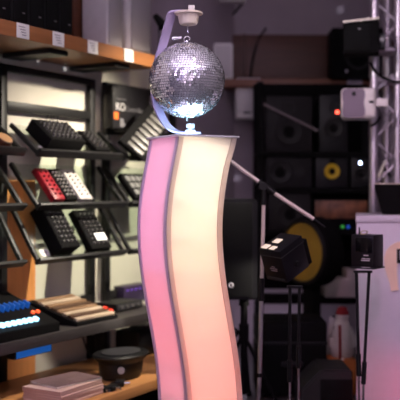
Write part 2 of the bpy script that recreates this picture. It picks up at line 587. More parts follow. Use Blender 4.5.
MB().cyl((0, 0, 0), (0, 0, 0.02), 0.035, seg=20).build('base', BLACK, th)
MB().cyl((0, 0, 0.02), (0, 0, 0.28), 0.006, seg=10).build('stem', BLACK, th)
MB().cyl((0.0, -0.04, 0.25), (0, 0.03, 0.33), 0.036, 0.022, seg=20).build('shade', BLACK, th)

# ------------------------------------------------------------------ left: black rack with sloping shelves
rack_os = 0.03
def rack(name, label, ta, tb, bars, group='black wall racks'):
    th = thing(name, label, 'rack', LM(ta, rack_os, 0), group)
    W = tb-ta
    top = bars[0]
    for x in (0.0, W):
        MB().box((x, 0, top/2+0.01), (0.052, 0.04, top+0.02), 0.003).build('upright', BLACKMETAL, th)
    for i, zb in enumerate(bars):
        MB().box((W/2, -0.004, zb), (W-0.052, 0.036, 0.04 if i == 0 else 0.055), 0.003).build('crossbar', BLACKMETAL, th)
    return th
zt1 = ZL(50, 75.5, rack_os); zm1 = ZL(50, 111, rack_os)
T1a, T1b = TP(2, rack_os), TP(91, rack_os)
T2a = TP(106, rack_os); T2b = T2a + (T1b-T1a)
T0b = T1a-0.075; T0a = T0b-(T1b-T1a)
rack('wall_rack', 'black metal wall rack holding the middle column of sloping shelves', T1a, T1b, [zt1, zm1, 0.62])
rack('wall_rack', 'black metal wall rack next to the pink column', T2a, T2b, [zt1, 0.62])
rack('wall_rack', 'black metal wall rack cut off by the left picture edge', T0a, T0b, [zt1, 0.62])

SMOKE = glass('smoked_glass', (243, 247, 244))
rows = {1: dict(z=ZL(85, 154, OF), drop=0.17), 2: dict(z=ZL(85, 204, OF), drop=0.25), 3: dict(z=ZL(85, 255, OF), drop=0.32)}
SHELF_M = {}
def sloping(bay, row, ta, tb, label):
    z = rows[row]['z']; dr = rows[row]['drop'] if (bay, row) != (2, 1) else 0.08
    e1 = DL
    run = OF-0.05
    e2 = (-NL*run + Vector((0, 0, dr))); L = e2.length; e2.normalize()
    e3 = e1.cross(e2)
    if e3.z < 0: e3 = -e3
    org = LP(ta, OF, z)
    M = basis(org, e1, e2, e3)
    th = thing('sloping_shelf', label, 'shelf', M, 'sloping display shelves on the left wall')
    W = tb-ta
    MB().box((W/2, L/2, -0.006), (W-0.05, L-0.01, 0.008), 0.001).build('glass_panel', SMOKE, th)
    for x in (0.0125, W-0.0125):
        MB().box((x, L/2, -0.008), (0.025, L, 0.026), 0.002).build('side_rail', BLACKMETAL, th)
    # upright front lip in world vertical-ish: along e3 and below
    MB().box((W/2, -0.010, 0.0), (W, 0.02, 0.052), 0.002).build('front_lip', BLACKMETAL, th)
    SHELF_M[(bay, row)] = (M, L, W, ta)
    return th
g = 0.012
for row, word in ((1, 'upper'), (2, 'middle'), (3, 'lower')):
    sloping(1, row, TP(37, OF), TP(125, OF), {1: 'sloping shelf holding the wide black mixer', 2: 'sloping shelf holding the red, black and white controllers', 3: 'sloping shelf holding two slim black mixers'}[row])
    sloping(0, row, TP(30, OF)-1.05, TP(30, OF)-0.05, {1: 'upper sloping shelf end at the left picture edge', 2: 'middle sloping shelf end at the left picture edge', 3: 'lower sloping shelf end at the left picture edge'}[row])
    sloping(2, row, TP(125, OF)+0.05, TP(125, OF)+1.05, {1: 'upper sloping shelf with the pale keyed keyboard beside the pink column', 2: 'middle sloping shelf right beside the pink column', 3: 'lower sloping shelf right beside the pink column'}[row])

KNOB = MB().cyl((0, 0, 0), (0, 0, 0.014), 0.0085, 0.0070, seg=12)
KNOBM = mat('knob_grey', (88, 86, 86), 0.4, var=0.1)
KNOBW = mat('knob_pale', (190, 186, 180), 0.4, var=0.08)
def gear(bay, row, name, label, cat, px0, px1, l, h, m, y0=0.012, nx=4, ny=6, kn=KNOBM, ks=1.0, group=None, yaw=0, panel=None, rest=0.0):
    M, L, W, ta = SHELF_M[(bay, row)]
    x0 = TP(px0, OF)-ta; x1 = TP(px1, OF)-ta
    w = x1-x0
    th = thing(name, label, cat, M @ T(((x0+x1)/2, y0, rest)) @ RZ(yaw), group)
    MB().box((0, l/2, h/2), (w, l, h), 0.004).build('body', m, th)
    MB().box((0, l/2, h+0.0008), (w*0.93, l*0.95, 0.003), 0.001).build('control_panel', panel or m, th)
    first = None
    for j in range(ny):
        for i in range(nx):
            M2 = T((w*0.86*((i+0.5)/nx-0.5), l*(0.08+0.84*(j+0.5)/ny), h+0.002)) @ Matrix.Scale(ks, 4)
            if first is None:
                first = MB().cyl((0, 0, 0), (0, 0, 0.013), 0.0085, 0.0068, seg=12).build('knob', kn, th); first.matrix_local = M2
            else:
                dup_part(first, th, M2)
    return th, w, l, h
# upper row
th, w, l, h = gear(1, 1, 'dj_mixer', 'wide black mixer covered in knobs on the uppermost sloping shelf', 'mixer', 46, 81, 0.20, 0.085, BLACKM, nx=7, ny=5, ks=1.25)
mb = MB()
for s in (0.06, 0.12):
    mb.tube([(-w*0.30+s, l*0.96, h), (-w*0.30+s-0.01, l*1.0, h+0.03), (-w*0.30+s+0.025, l*1.02, h+0.045), (-w*0.30+s+0.04, l*0.97, h)], 0.0022, 6)
mb.build('cable_loop', BLACK, th)
th, w, l, h = gear(1, 1, 'dj_controller', 'slim dark controller right of the wide black mixer', 'controller', 95, 110, 0.20, 0.035, BLACKM, nx=3, ny=5)
M, L, W, ta = SHELF_M[(1, 1)]
def ticket(bay, row, x, y, label, s=(0.05, 0.034)):
    M, L, W, ta = SHELF_M[(bay, row)]
    t = thing('price_card', label, 'price card', M @ T((x, y, 0.0)), 'price cards lying on the sloping shelves')
    MB().box((0, 0, 0.0015), (s[0], s[1], 0.003), 0.001).build('card', TAG, t)
    MB().box((0, 0.004, 0.0033), (s[0]*0.6, 0.005, 0.0008)).build('print', TAGINK, t)
ticket(1, 1, 0.075, 0.04, 'white price card at the left end of the upper sloping shelf')
ticket(1, 3, 0.09, 0.04, 'pinkish white price card at the left end of the lower sloping shelf', (0.075, 0.05))
# middle row
gear(1, 2, 'dj_controller', 'red narrow controller with dark knobs on the middle sloping shelf', 'controller', 52, 63, 0.245, 0.04, RED, nx=2, ny=6, kn=mat('knob_maroon', (120, 40, 48), 0.4), group='narrow controllers on the middle sloping shelf')
gear(1, 2, 'dj_controller', 'black narrow controller between the red and the white one', 'controller', 64.5, 76, 0.245, 0.036, BLACKM, nx=3, ny=7, kn=KNOBW, ks=0.7, group='narrow controllers on the middle sloping shelf')
gear(1, 2, 'dj_controller', 'white narrow controller on the middle sloping shelf', 'controller', 78, 91, 0.245, 0.036, mat('ivory_plastic', (178, 172, 168), .45, var=.04), nx=2, ny=7, kn=KNOBM, ks=0.7, group='narrow controllers on the middle sloping shelf')
# lower row
gear(1, 3, 'dj_mixer', 'thick black mixer with pale dots on the lower sloping shelf', 'mixer', 52, 71, 0.31, 0.10, BLACKM, nx=4, ny=8, ks=1.0, group='slim black mixers on the lower sloping shelf')
th, w, l, h = gear(1, 3, 'dj_mixer', 'black mixer with a lit white screen on the lower sloping shelf', 'mixer', 88, 108, 0.29, 0.05, BLACKM, nx=4, ny=8, ks=1.0, group='slim black mixers on the lower sloping shelf')
MB().box((w*0.08, l*0.26, h+0.016), (w*0.5, 0.052, 0.004), 0.001).build('screen', mat('screen_lit', (235, 235, 230), 0.3, emit=(235, 238, 240), estr=0.5), th)
# left bay: tan round thing at picture edge
M, L, W, ta = SHELF_M[(0, 1)]
th = thing('tambourine', 'small tan round drum at the left picture edge on a sloping shelf', 'drum', M @ T((W-0.13, 0.06, 0)))
MB().lathe([(0, 0), (0.05, 0), (0.05, 0.035), (0.046, 0.038), (0, 0.038)], 28).build('shell', BROWNWOOD, th)
MB().cyl((0, 0, 0.038), (0, 0, 0.041), 0.045, seg=28).build('head', mat('drum_skin', (205, 160, 110), 0.6, var=0.05), th)
# right bay: promo carton and keyboard with pale keys
to, tz = TP(114, 0.14), ZL(114, 126, 0.14)
th = thing('carton', 'black product carton with white and orange print near the mirror ball', 'box', LM(TP(113, .14), .14, ZL(113, 128, .14)))
cw = TP(150, .14)-TP(113, .14); ch = ZL(113, 84, .14)-ZL(113, 128, .14)
MB().box((cw/2, 0.04, ch/2), (cw, 0.08, ch), 0.003).build('carton_body', mat('carton_black', (20, 18, 22), 0.45, var=0.1), th)
rf = RX(90)
INKW = mat('ink_white', (215, 212, 212), 0.5)
INKG = mat('ink_grey', (110, 108, 112), 0.5)
INKO = mat('ink_orange', (225, 110, 40), 0.5)
text_obj('KO', 'print', 0.075, INKW, th, T((0.03, -0.001, ch*0.42)) @ rf)
text_obj('Controller', 'print', 0.05, INKG, th, T((0.145, -0.001, ch*0.42)) @ rf)
text_obj('Professional', 'print', 0.022, INKG, th, T((0.04, -0.001, ch*0.66)) @ rf)
MB().box((0.035, -0.001, ch*0.29), (0.05, 0.002, 0.05)).build('print', INKO, th)
MB().box((0.10, -0.001, ch*0.19), (0.04, 0.002, 0.03)).box((0.11, -0.001, ch*0.09), (0.06, 0.002, 0.03)).build('print', INKG, th)
# bar that carries the carton
th = thing('display_ledge', 'thin black ledge under the black product carton', 'shelf', LM(TP(108, .03), .03, ZL(113, 128, .14)-0.022))
MB().box((0.35, -0.097, 0.009), (0.7, 0.145, 0.018), 0.002).build('ledge_board', BLACKMETAL, th)
MB().box((0.35, -0.035, -0.008), (0.7, 0.02, 0.016), 0.002).build('ledge_bracket', BLACKMETAL, th)
kx = (DL*0.80+Vector((0, 0, 0.60))).normalized()
kz = (NL*0.80+(-DL*0.36+Vector((0, 0, 0.48)))).normalized(); ky = kz.cross(kx).normalized()
kc = LP(TP(146, .34), .34, ZL(146, 131, .34))
th = thing('keyboard', 'small keyboard with pale grey keys propped up diagonally beside the column top', 'keyboard', basis(kc, kx, ky, kz))
MB().box((0, 0, -0.02), (0.44, 0.20, 0.04), 0.004).build('body', BLACKM, th)
k0 = None
for i in range(8):
    M2 = T((-0.19+i*0.054, -0.02, 0.0))
    if k0 is None:
        k0 = MB().box((0, 0, 0.006), (0.034, 0.13, 0.014), 0.002).build('key', mat('key_pale', (82, 79, 76), 0.4, var=0.04), th); k0.matrix_local = M2
    else: dup_part(k0, th, M2)
inv = basis(kc, kx, ky, kz).inverted()
M21 = SHELF_M[(2, 1)][0]
mb = MB()
for dx, dy in ((0.16, 0.10), (0.34, 0.10)):
    f0 = M21 @ Vector((dx, dy, 0.0))
    q0 = inv @ f0
    mb.cyl(q0, Vector((q0.x*0.6, q0.y*0.3, -0.03)), 0.007, seg=10)
mb.build('prop_stand', BLACKMETAL, th)
M, L, W, ta = SHELF_M[(2, 2)]
th = thing('dj_controller', 'dark controller with pale pads half hidden behind the pink column', 'controller', M @ T((0.05, 0.012, 0)))
MB().box((0.14, 0.11, 0.02), (0.28, 0.22, 0.04), 0.004).build('body', BLACKM, th)
k0 = None
for i in range(4):
    for j in range(3):
        M2 = T((0.05+i*0.06, 0.05+j*0.06, 0.040))
        if k0 is None:
            k0 = MB().box((0, 0, 0.003), (0.042, 0.042, 0.006), 0.002).build('pad', mat('pad_grey', (120, 120, 118), 0.5), th); k0.matrix_local = M2
        else: dup_part(k0, th, M2)

# ------------------------------------------------------------------ left: low dark counter with consoles, wood bench
CO = 0.50
zc = ZL(110, 321, CO)
BO = 0.80
zbn = ZL(125, 390, BO)
t0c, t1c = TP(-60, CO), TP(175, CO)
cnt = thing('low_counter', 'dark low shelf carrying the lit consoles along the left wall', 'counter', LM(t0c, CO, 0))
Lc = t1c-t0c
MB().box((Lc/2, (CO-0.06)/2, zc-0.03), (Lc, CO-0.06, 0.06), 0.004).build('counter_top', mat('counter_dark', (48, 44, 44), 0.5, var=0.1), cnt)
for pxx in (-14, 100):
    tx = TP(pxx, 0.1)-t0c
    MB().box((tx, CO-0.10, (zc-0.06+zbn)/2), (0.05, 0.05, zc-0.06-zbn), 0.003).build('support_post', BLACKMETAL, cnt)
ben = thing('wooden_bench', 'honey coloured wooden bench below the dark counter', 'bench', LM(t0c, BO, 0))
MB().box((Lc/2, (BO-0.06)/2, zbn-0.03), (Lc, BO-0.06, 0.06), 0.004).build('bench_top', GOLDWOOD, ben)
MB().box((Lc/2, BO/2, (zbn-0.06)/2), (Lc*0.98, BO-0.18, zbn-0.06), 0.004).build('plinth', BLACKM, ben)

# console with blue lights at left edge
def on_counter(name, label, cat, px, o, rz=0, group=None):
    return thing(name, label, cat, LM(TP(px, o), o, zc) @ RZ(rz), group)
BLUE = mat('blue_light', (24, 70, 140), 0.4, emit=(40, 120, 230), estr=0.22)
BLUEW = mat('blue_white_light', (150, 220, 255), 0.4, emit=(150, 220, 255), estr=3.5)
th = on_counter('mixing_console', 'black console with rows of bright blue lights at the left picture edge', 'console', 13, 0.475)
MB().prism([(0, 0), (0.40, 0), (0.40, 0.20), (0.0, 0.05)], -0.42, 0.38, M=basis((0, 0, 0), (0, 1, 0), (0, 0, 1), (1, 0, 0)), bev=0.004).build('body', BLACKM, th)
sl = basis((0, 0, 0.05), (1, 0, 0), (0, 0.40, 0.15), (0, -0.15, 0.40))
k0 = None
for i in range(13):
    M2 = sl @ T((-0.28+i*0.043, 0.06, 0.0))
    if k0 is None:
        k0 = MB().box((0, 0, 0.010), (0.026, 0.03, 0.02), 0.004).build('lit_button', BLUEW, th); k0.matrix_local = M2
    else: dup_part(k0, th, M2)
k0 = None
for i in range(9):
    M2 = sl @ T((0.0+i*0.04, 0.22, 0.0))
    if k0 is None:
        k0 = MB().box((0, 0, 0.018), (0.014, 0.05, 0.036), 0.004).build('fader', BLUE, th); k0.matrix_local = M2
    else: dup_part(k0, th, M2)
k0 = None
for i in range(2):
    M2 = sl @ T((0.30+i*0.04, 0.14, 0.0))
    if k0 is None:
        k0 = MB().cyl((0, 0, 0), (0, 0, 0.012), 0.012, seg=14).build('warm_light', mat('orange_light', (255, 110, 60), 0.4, emit=(255, 90, 50), estr=1.2), th); k0.matrix_local = M2
    else: dup_part(k0, th, M2)

# console with tan rows
t0, t1 = TP(77, 0.47), TP(118, 0.47)
w = t1-t0
th = thing('mixing_console', 'black console with tan and cream rows of keys beside the blue lit console', 'console', LM(t0, 0.47, zc))
slope = [(0, 0), (0.40, 0), (0.40, 0.12), (0.38, 0.125), (0.0, 0.02)]
MB().prism(slope, 0, w, M=basis((0, 0, 0), (0, 1, 0), (0, 0, 1), (1, 0, 0)), bev=0.003).build('body', BLACKM, th)
sl = basis((0, 0, 0.02), (1, 0, 0), (0, 0.38, 0.105), (0, -0.105, 0.38))
TAN = [mat('key_tan_%s' % n_, c_, 0.5, var=0.05) for n_, c_ in (('cream', (196, 176, 150)), ('tan', (146, 116, 86)), ('brown', (88, 64, 46)))]
pat = [0, 2, 0, 1, 2, 1, 0, 1]
for j in range(8):
    m2 = MB()
    for i in range(26):
        m2.box((0.02+(w-0.04)*(i+0.5)/26, 0.03+j*0.045, 0.008), ((w-0.04)/26*0.8, 0.033, 0.016), 0.002)
    r = m2.build('key_row', TAN[pat[j]], th); r.matrix_local = sl
k0 = MB().cyl((0, 0, 0), (0, 0, 0.022), 0.014, seg=16).build('red_button', mat('red_light', (235, 60, 40), 0.4, emit=(255, 60, 40), estr=0.4), th)
k0.matrix_local = sl @ T((w-0.022, 0.045, 0.0))
dup_part(k0, th, sl @ T((w-0.022, 0.09, 0.0)))

th = on_counter('audio_interface', 'flat black device right of the tan rowed console', 'device', 131, 0.34)
MB().box((0, 0.1, 0.03), (0.30, 0.18, 0.05), 0.006).build('body', BLACK, th)
MB().box((0, 0.008, 0.03), (0.27, 0.006, 0.036), 0.002).build('front_panel', DARKGREY, th)
mb = MB()
for i in range(4): mb.cyl((-0.1+i*0.06, 0.006, 0.03), (-0.1+i*0.06, -0.006, 0.03), 0.010, seg=14)
mb.build('dials', KNOBM, th)
th = on_counter('equipment_box', 'dark box with faint purple lights behind the flat black device', 'box', 133, 0.12)
MB().box((0.05, 0.05, 0.06), (0.30, 0.09, 0.12), 0.006).build('body', mat('box_purplish', (52, 42, 66), 0.4, var=0.1), th)
mb = MB()
for i in range(4): mb.box((-0.06+i*0.05, 0.003, 0.09), (0.02, 0.006, 0.008), 0.002)
mb.build('indicator_lights', mat('purple_light', (120, 80, 200), 0.4, emit=(120, 80, 220), estr=0.6), th)
# blue box beneath counter front
BLUEBOX = mat('blue_box_light', (30, 110, 200), 0.4, emit=(30, 110, 210), estr=0.35)
th = thing('light_bar', 'bright blue lit bar fixed under the counter edge near the blue console', 'lamp', LM(TP(34, .44), 0.44, zc-0.06-0.055))
MB().box((0, 0.03, 0.0275), (0.30, 0.06, 0.055), 0.004).build('housing', BLACK, th)
MB().box((0, -0.001, 0.0275), (0.28, 0.006, 0.046), 0.002).build('lens', BLUEBOX, th)

# on the bench: stack of leaflets, black dock, small gadgets
tz = zbn
PINKPAPER = mat('leaflet_paper', (214, 180, 168), 0.7, var=0.05)
st = LM(TP(83, 0.74), 0.74, tz)
hst = 0.105
stk = None
for i in range(6):
    lab = ['pinkish paper bundle at the bottom of the stack on the wooden bench', 'second bundle from the bottom of the paper stack', 'third bundle from the bottom of the paper stack',
           'third bundle from the top of the paper stack', 'second bundle from the top of the paper stack', 'topmost bundle of the paper stack on the wooden bench'][i]
    M2 = st @ T((random.uniform(-.006, .006), random.uniform(-.006, .006), i*0.0130)) @ RZ(random.uniform(-1.5, 1.5))
    if stk is None:
        stk = thing('paper_bundle', lab, 'paper', M2, 'stack of paper bundles on the wooden bench')
        MB().box((0, 0.13, 0.00635), (0.36, 0.26, 0.0127), 0.001).build('sheets', PINKPAPER, stk)
        m2 = MB()
        for q in range(5): m2.box((0, 0.13, 0.002+q*0.0022), (0.3608, 0.2608, 0.0007))
        m2.build('sheet_edges', mat('sheet_edge_shade', (176, 140, 130), 0.8), stk)
    else:
        copy_tree(stk, M2, lab)
th = thing('booklet', 'white booklet lying crooked on top of the paper stack', 'booklet', st @ T((0.03, 0.14, 6*0.0130+0.0005)) @ RZ(-9))
MB().box((0, 0, 0.006), (0.32, 0.22, 0.01), 0.001).build('pages', PAPER, th)
MB().box((0, 0, 0.012), (0.324, 0.224, 0.002)).build('cover', mat('booklet_cover', (120, 96, 96), 0.5, var=0.2, scale=9), th)
th = thing('turntable_dock', 'black curved dock with a white spot on the wooden bench', 'device', LM(TP(121, .58), 0.58, tz))
MB().lathe([(0, 0), (0.13, 0), (0.15, 0.02), (0.16, 0.10), (0.19, 0.125), (0.20, 0.14), (0.19, 0.15), (0, 0.145)], 40, Matrix.Diagonal((1.0, 0.75, 1, 1))).build('body', BLACK, th)
MB().cyl((-0.115, -0.085, 0.07), (-0.13, -0.095, 0.07), 0.020, seg=18).build('badge', mat('badge_pale', (170, 166, 166), 0.4), th)
MB().cyl((0, 0, 0.146), (0, 0, 0.156), 0.14, seg=40, M=Matrix.Diagonal((1.0, 0.75, 1, 1))).build('platter', DARKGREY, th)
th = thing('turntable_dock', 'black flat dock behind the curved one, next to the pink column', 'device', LM(TP(146, .30), 0.30, tz))
MB().box((0.02, 0.05, 0.09), (0.36, 0.20, 0.18), 0.02).build('body', BLACK, th)
MB().cyl((0.02, 0.05, 0.18), (0.02, 0.05, 0.20), 0.085, seg=32).build('platter', DARKGREY, th)
for i, (pxx, oo, lab) in enumerate(((106, 0.75, 'small black adapter with a metal plug near the paper stack'), (116, 0.77, 'small black adapter near the front bench edge'), (125, 0.74, 'small dark adapter before the curved black dock'))):
    th = thing('adapter', lab, 'adapter', LM(TP(pxx, oo), oo, tz) @ RZ(-20+25*i), 'small adapters on the wooden bench')
    MB().box((0, 0.03, 0.016), (0.075, 0.055, 0.032), 0.006).build('body', BLACK, th)
    MB().cyl((0, 0.002, 0.016), (0, -0.03, 0.016), 0.009, seg=14).build('plug', CHROME, th)
    MB().tube([(0.0, 0.057, 0.016), (0.02, 0.08, 0.012), (0.05, 0.085, 0.006), (0.07, 0.07, 0.006)], 0.004, 8).build('lead', BLACK, th)
# hanging cables under the counter
for i, (pxx, lab) in enumerate(((93, 'thin dark cable hanging under the counter by the rack post'), (80, 'thin grey cable hanging under the counter against the pale wall'))):
    t_ = TP(pxx, .05)
    a = [LP(t_+dx, .06, zc-0.068-dz) for dx, dz in ((0, 0.0), (0.012, .10), (0.06, .20), (0.10, .25), (0.13, .24 if i else .29))]
    o = MB().tube([a[k] for k in range(5)], 0.006, 8).build('hanging_cable', BLACKM if i == 0 else DARKGREY)
    tag(o, lab, 'cable')

# ------------------------------------------------------------------ back wall: cabinet, white speakers, rack of monitors
CD = 7.25
cabM = thing('wall_cabinet', 'long brown wooden cabinet shelf high on the back wall', 'cabinet', (X(280, CD), CD, Z(87, CD)))
cx0, cx1 = X(206, CD)-X(280, CD), X(420, CD)-X(280, CD)
zt = Z(28, CD)-Z(87, CD)
MB().box(((cx0+cx1)/2, YB-CD-0.02, zt/2), (cx1-cx0, 0.03, zt), 0.002).build('back_panel', BROWNWOOD, cabM)
MB().box(((cx0+cx1)/2, (YB-CD)/2-0.02, 0.035), (cx1-cx0, YB-CD-0.04, 0.07), 0.003).build('shelf_board', wood('brown_wood_light', (112, 62, 34), .45, 'X', .15), cabM)
for pxx in (246, 338):
    MB().box((X(pxx, CD)-X(280, CD), YB-CD-0.06, zt/2+0.035), (0.02, 0.06, zt-0.07), 0.002).build('seam_batten', wood('brown_batten', (66, 34, 18), .5, 'Z', .15), cabM)
top_z = Z(87, CD)+0.07
for pxx, wpx, ytop, lab in ((201.5, 13, 27, 'narrow pale grey speaker directly right of the mirror ball'), (223, 20, 43, 'white cornered speaker on the brown shelf right of the mirror ball')):
    D_ = CD+0.02
    h = Z(ytop, D_)-top_z
    th = thing('loudspeaker', lab, 'speaker', (X(pxx, D_), D_, top_z))
    w = wpx*D_/F
    MB().prism([(-w/2, 0), (w/2, 0), (w*0.42, 0.16), (-w*0.42, 0.16)], 0, h, bev=0.012).build('cabinet', WHITE, th)
    MB().box((0, -0.002, h*0.5), (w*0.8, 0.008, h*0.86), 0.003).build('grille', mat('grille_white', (196, 192, 192), .6, bump=.5, scale=150), th)
    MB().box((0, -0.007, h*0.12), (0.03, 0.003, 0.01)).build('badge', DARKGREY, th)
# white wall speaker below
D_ = 7.3
th = thing('loudspeaker', 'white boxy speaker hanging below the brown shelf next to the mirror ball', 'speaker', (X(248.5, D_), D_, Z(118, D_)))
w = 25*D_/F; h = 40*D_/F
MB().box((0, 0.1, h/2), (w, 0.2, h), 0.008).build('cabinet', WHITE, th)
MB().box((0, -0.002, h*0.54), (w*0.9, 0.008, h*0.84), 0.004).build('grille', MATS['grille_white'], th)
MB().box((-w*0.05, -0.006, h*0.13), (w*0.28, 0.004, 0.018)).build('badge', BLACK, th)
MB().box((0, 0.235, h*0.5), (0.06, 0.11, 0.06), 0.004).build('wall_bracket', BLACKMETAL, th)
# cables on back wall
o = MB().tube([P(x_, y_, CD+.29) for x_, y_ in ((266, 28), (260, 36), (256, 46), (253, 58), (251, 70), (250, 80))], 0.009, 8).build('cable', BLACKM); tag(o, 'black cable hanging down the brown panel on the back wall', 'cable')
o = MB().tube([P(x_, y_, 7.57) for x_, y_ in ((242, 4), (234, 13), (226, 22), (218, 26), (208, 27))], 0.009, 8).build('cable', BLACKM); tag(o, 'thin dark cable drooping along the purple wall above the brown panel', 'cable')
th = thing('ceiling_lamp', 'white lamp fixture cut off by the top picture edge right of the ball stand', 'lamp', P(232, 0, 7.0))
MB().box((0, 0, 0.01), (0.22, 0.12, 0.05), 0.01).build('housing', WHITE, th)
MB().cyl((0, 0, 0.03), (0, 0, H-P(232, 0, 7.0).z), 0.012, seg=12).build('rod', WHITE, th)

# monitor rack (black shelving)
RD = 6.75
rz = [Z(152, RD), Z(188, RD), Z(230, RD), Z(299, RD)]
RX0, RX1 = X(263, RD), X(372, RD)
rk = thing('monitor_rack', 'black shelving full of studio monitors on the back wall', 'rack', ((RX0+RX1)/2, RD, 0))
W = RX1-RX0
for zz in rz:
    MB().box((0, 0.2, zz-0.02), (W+0.1, 0.4, 0.04), 0.003).build('shelf_board', BLACKM, rk)
for sx in (-1, 1):
    for yy in (0.03, 0.37):
        MB().box((sx*(W/2+0.02), yy, 1.1), (0.05, 0.05, 2.2), 0.003).build('post', BLACKM, rk)
MB().box((0, 0.42, 1.38), (W+0.1, 0.02, 1.7), 0.002).build('back_board', BLACKM, rk)
def monitor(label, px0, px1, zb, ytop, cone=CONEGREY, ring=None, D=6.78, conepos=(0.5, 0.42), cr=0.36, led=None, twc=CONEGREY, depth=0.28, body=None):
    h = Z(ytop, D)-zb
    w = (px1-px0)*D/F
    th = thing('studio_monitor', label, 'speaker', (X((px0+px1)/2, D), D, zb), 'studio monitors on the black shelving')
    body = body or BLACK
    MB().box((0, depth/2, h/2), (w*0.97, depth, h), 0.008).build('cabinet', body, th)
    r = min(w, h)*cr
    c = Vector(((conepos[0]-0.5)*w, -0.001, conepos[1]*h))
    woof = MB().lathe([(r, 0), (r, 0.010), (r*0.88, 0.016), (r*0.80, 0.014), (r*0.40, 0.004), (0, 0.003)], 36, T(c) @ RX(90)).build('woofer', ring or cone, th)
    MB().lathe([(r*0.42, 0.004), (r*0.34, 0.014), (0, 0.018)], 24, T(c) @ RX(90)).build('dust_cap', BLACKM, woof)
    if conepos[0] == 0.5:
        MB().lathe([(r*0.42, 0), (r*0.40, 0.006), (r*0.2, 0.003), (0, 0.008)], 24, T(Vector((0, -0.001, h*0.80))) @ RX(90)).build('tweeter', twc, th)
    else:
        MB().lathe([(r*0.42, 0), (r*0.40, 0.006), (r*0.2, 0.003), (0, 0.008)], 24, T(Vector((0.22*w if conepos[0] < .5 else -.22*w, -0.001, h*0.5))) @ RX(90)).build('tweeter', twc, th)
    if led:
        MB().lathe([(0.012, 0), (0.010, 0.006), (0, 0.008)], 12, T(Vector((led[0]*w, -0.001, led[1]*h))) @ RX(90)).build('power_light', led[2], th)
    return th
REDL = mat('red_led', (255, 90, 60), 0.4, emit=(255, 80, 60), estr=9)
BLUL = mat('white_led', (200, 215, 255), 0.4, emit=(190, 210, 255), estr=25)
GRNL = mat('green_led', (60, 190, 70), 0.4, emit=(70, 200, 80), estr=0.35)
BLL = mat('blue_led', (50, 100, 230), 0.4, emit=(50, 110, 240), estr=0.35)
CHAR = mat('charcoal_cabinet', (24, 21, 23), 0.6, var=0.1, spec=0.25)
monitor('large charcoal monitor at the left end of the top black shelf', 265, 313, rz[0], 96, conepos=(0.5, .36), cr=.30, body=CHAR)
monitor('black monitor with a red light on the top black shelf', 319, 348, rz[0], 95, led=(0.13, .70, REDL))
monitor('charcoal monitor with a broad woofer at the left of the second black shelf', 265, 313, rz[1], 156, conepos=(.32, .5), cr=.40, body=CHAR)
monitor('black monitor with a yellow ringed cone on the second black shelf', 315, 349, rz[1], 156, cone=YELLOW, ring=YELLOW, conepos=(.5, .52), cr=.245, twc=BLACKM)
monitor('black monitor with a white light on the second black shelf behind the truss', 351, 372, rz[1], 156, led=(-0.06, .78, BLUL))
monitor('black monitor with a hidden cone on the third black shelf above the yellow woofer', 268, 312, rz[2], 193, conepos=(.5, .42), cr=.38, body=CHAR)
# brown amplifier with leds
th = thing('amplifier', 'low mottled brown amplifier with tiny green and blue lights on the third shelf', 'amplifier', (X(341, 6.78), 6.78, rz[2]))
w = 54*6.78/F; h = Z(199, 6.78)-rz[2]
MB().box((0, 0.14, h/2+0.005), (w, 0.28, h-0.01), 0.005).build('body', BLACKM, th)
MB().box((0.0, -0.003, h*0.66), (w*0.96, 0.01, h*0.58), 0.003).build('front_panel', mat('mottled_brown', (116, 72, 46), 0.5, var=0.6, scale=14), th)
for dx, m_ in ((1.5, GRNL), (7, BLL)):
    MB().lathe([(0.013, 0), (0.011, 0.006), (0, 0.008)], 12, T(Vector((dx*6.78/F, -0.006, h*0.10))) @ RX(90)).build('indicator_light', m_, th)
# big subwoofer with mustard cone
SD = 6.45
th = thing('subwoofer', 'round black subwoofer with a big mustard yellow cone behind the tilted light', 'speaker', (X(296, SD), SD, 0) )
sc_z = Z(252, SD)
MB().lathe([(0, 0), (0.25, 0), (0.262, -0.012), (0.262, -0.16), (0.24, -0.185), (0, -0.185)], 48, T((0.012, 0.008, sc_z)) @ RX(90)).build('cabinet', BLACKM, th)
MB().box((0, 0.11, (sc_z-0.25)/2), (0.10, 0.10, sc_z-0.25), 0.01).box((0, 0.11, 0.01), (0.3, 0.24, 0.02), 0.004).build('pedestal', BLACKM, th)
th.matrix_world = T((X(301, SD), SD, 0)) @ RZ(-54)
c = Vector((0.012, 0.008, sc_z))
MB().lathe([(0.245, 0), (0.245, 0.012), (0.23, 0.02), (0.22, 0.016), (0.215, 0.0)], 48, T(c) @ RX(90)).build('surround', CONEGREY, th)
MB().lathe([(0.222, 0.003), (0.215, 0.014), (0.10, 0.005), (0.08, 0.018), (0, 0.028)], 48, T(c) @ RX(90)).build('cone', MUSTARD, th)
# pale carton under the third shelf
th = thing('carton', 'pale grey carton with a raised corner under the black shelving', 'box', (X(341, 6.85), 6.85, rz[3]))
w = 32*6.85/F; h = Z(279, 6.85)-rz[3]
PALE = mat('pale_carton', (214, 204, 206), 0.7, var=0.05)
MB().box((0, 0.12, h/2), (w, 0.24, h), 0.004).build('carton_body', PALE, th)
MB().box((w*0.34, 0.12, h+0.035), (w*0.3, 0.22, 0.07), 0.004).build('raised_flap', PALE, th)
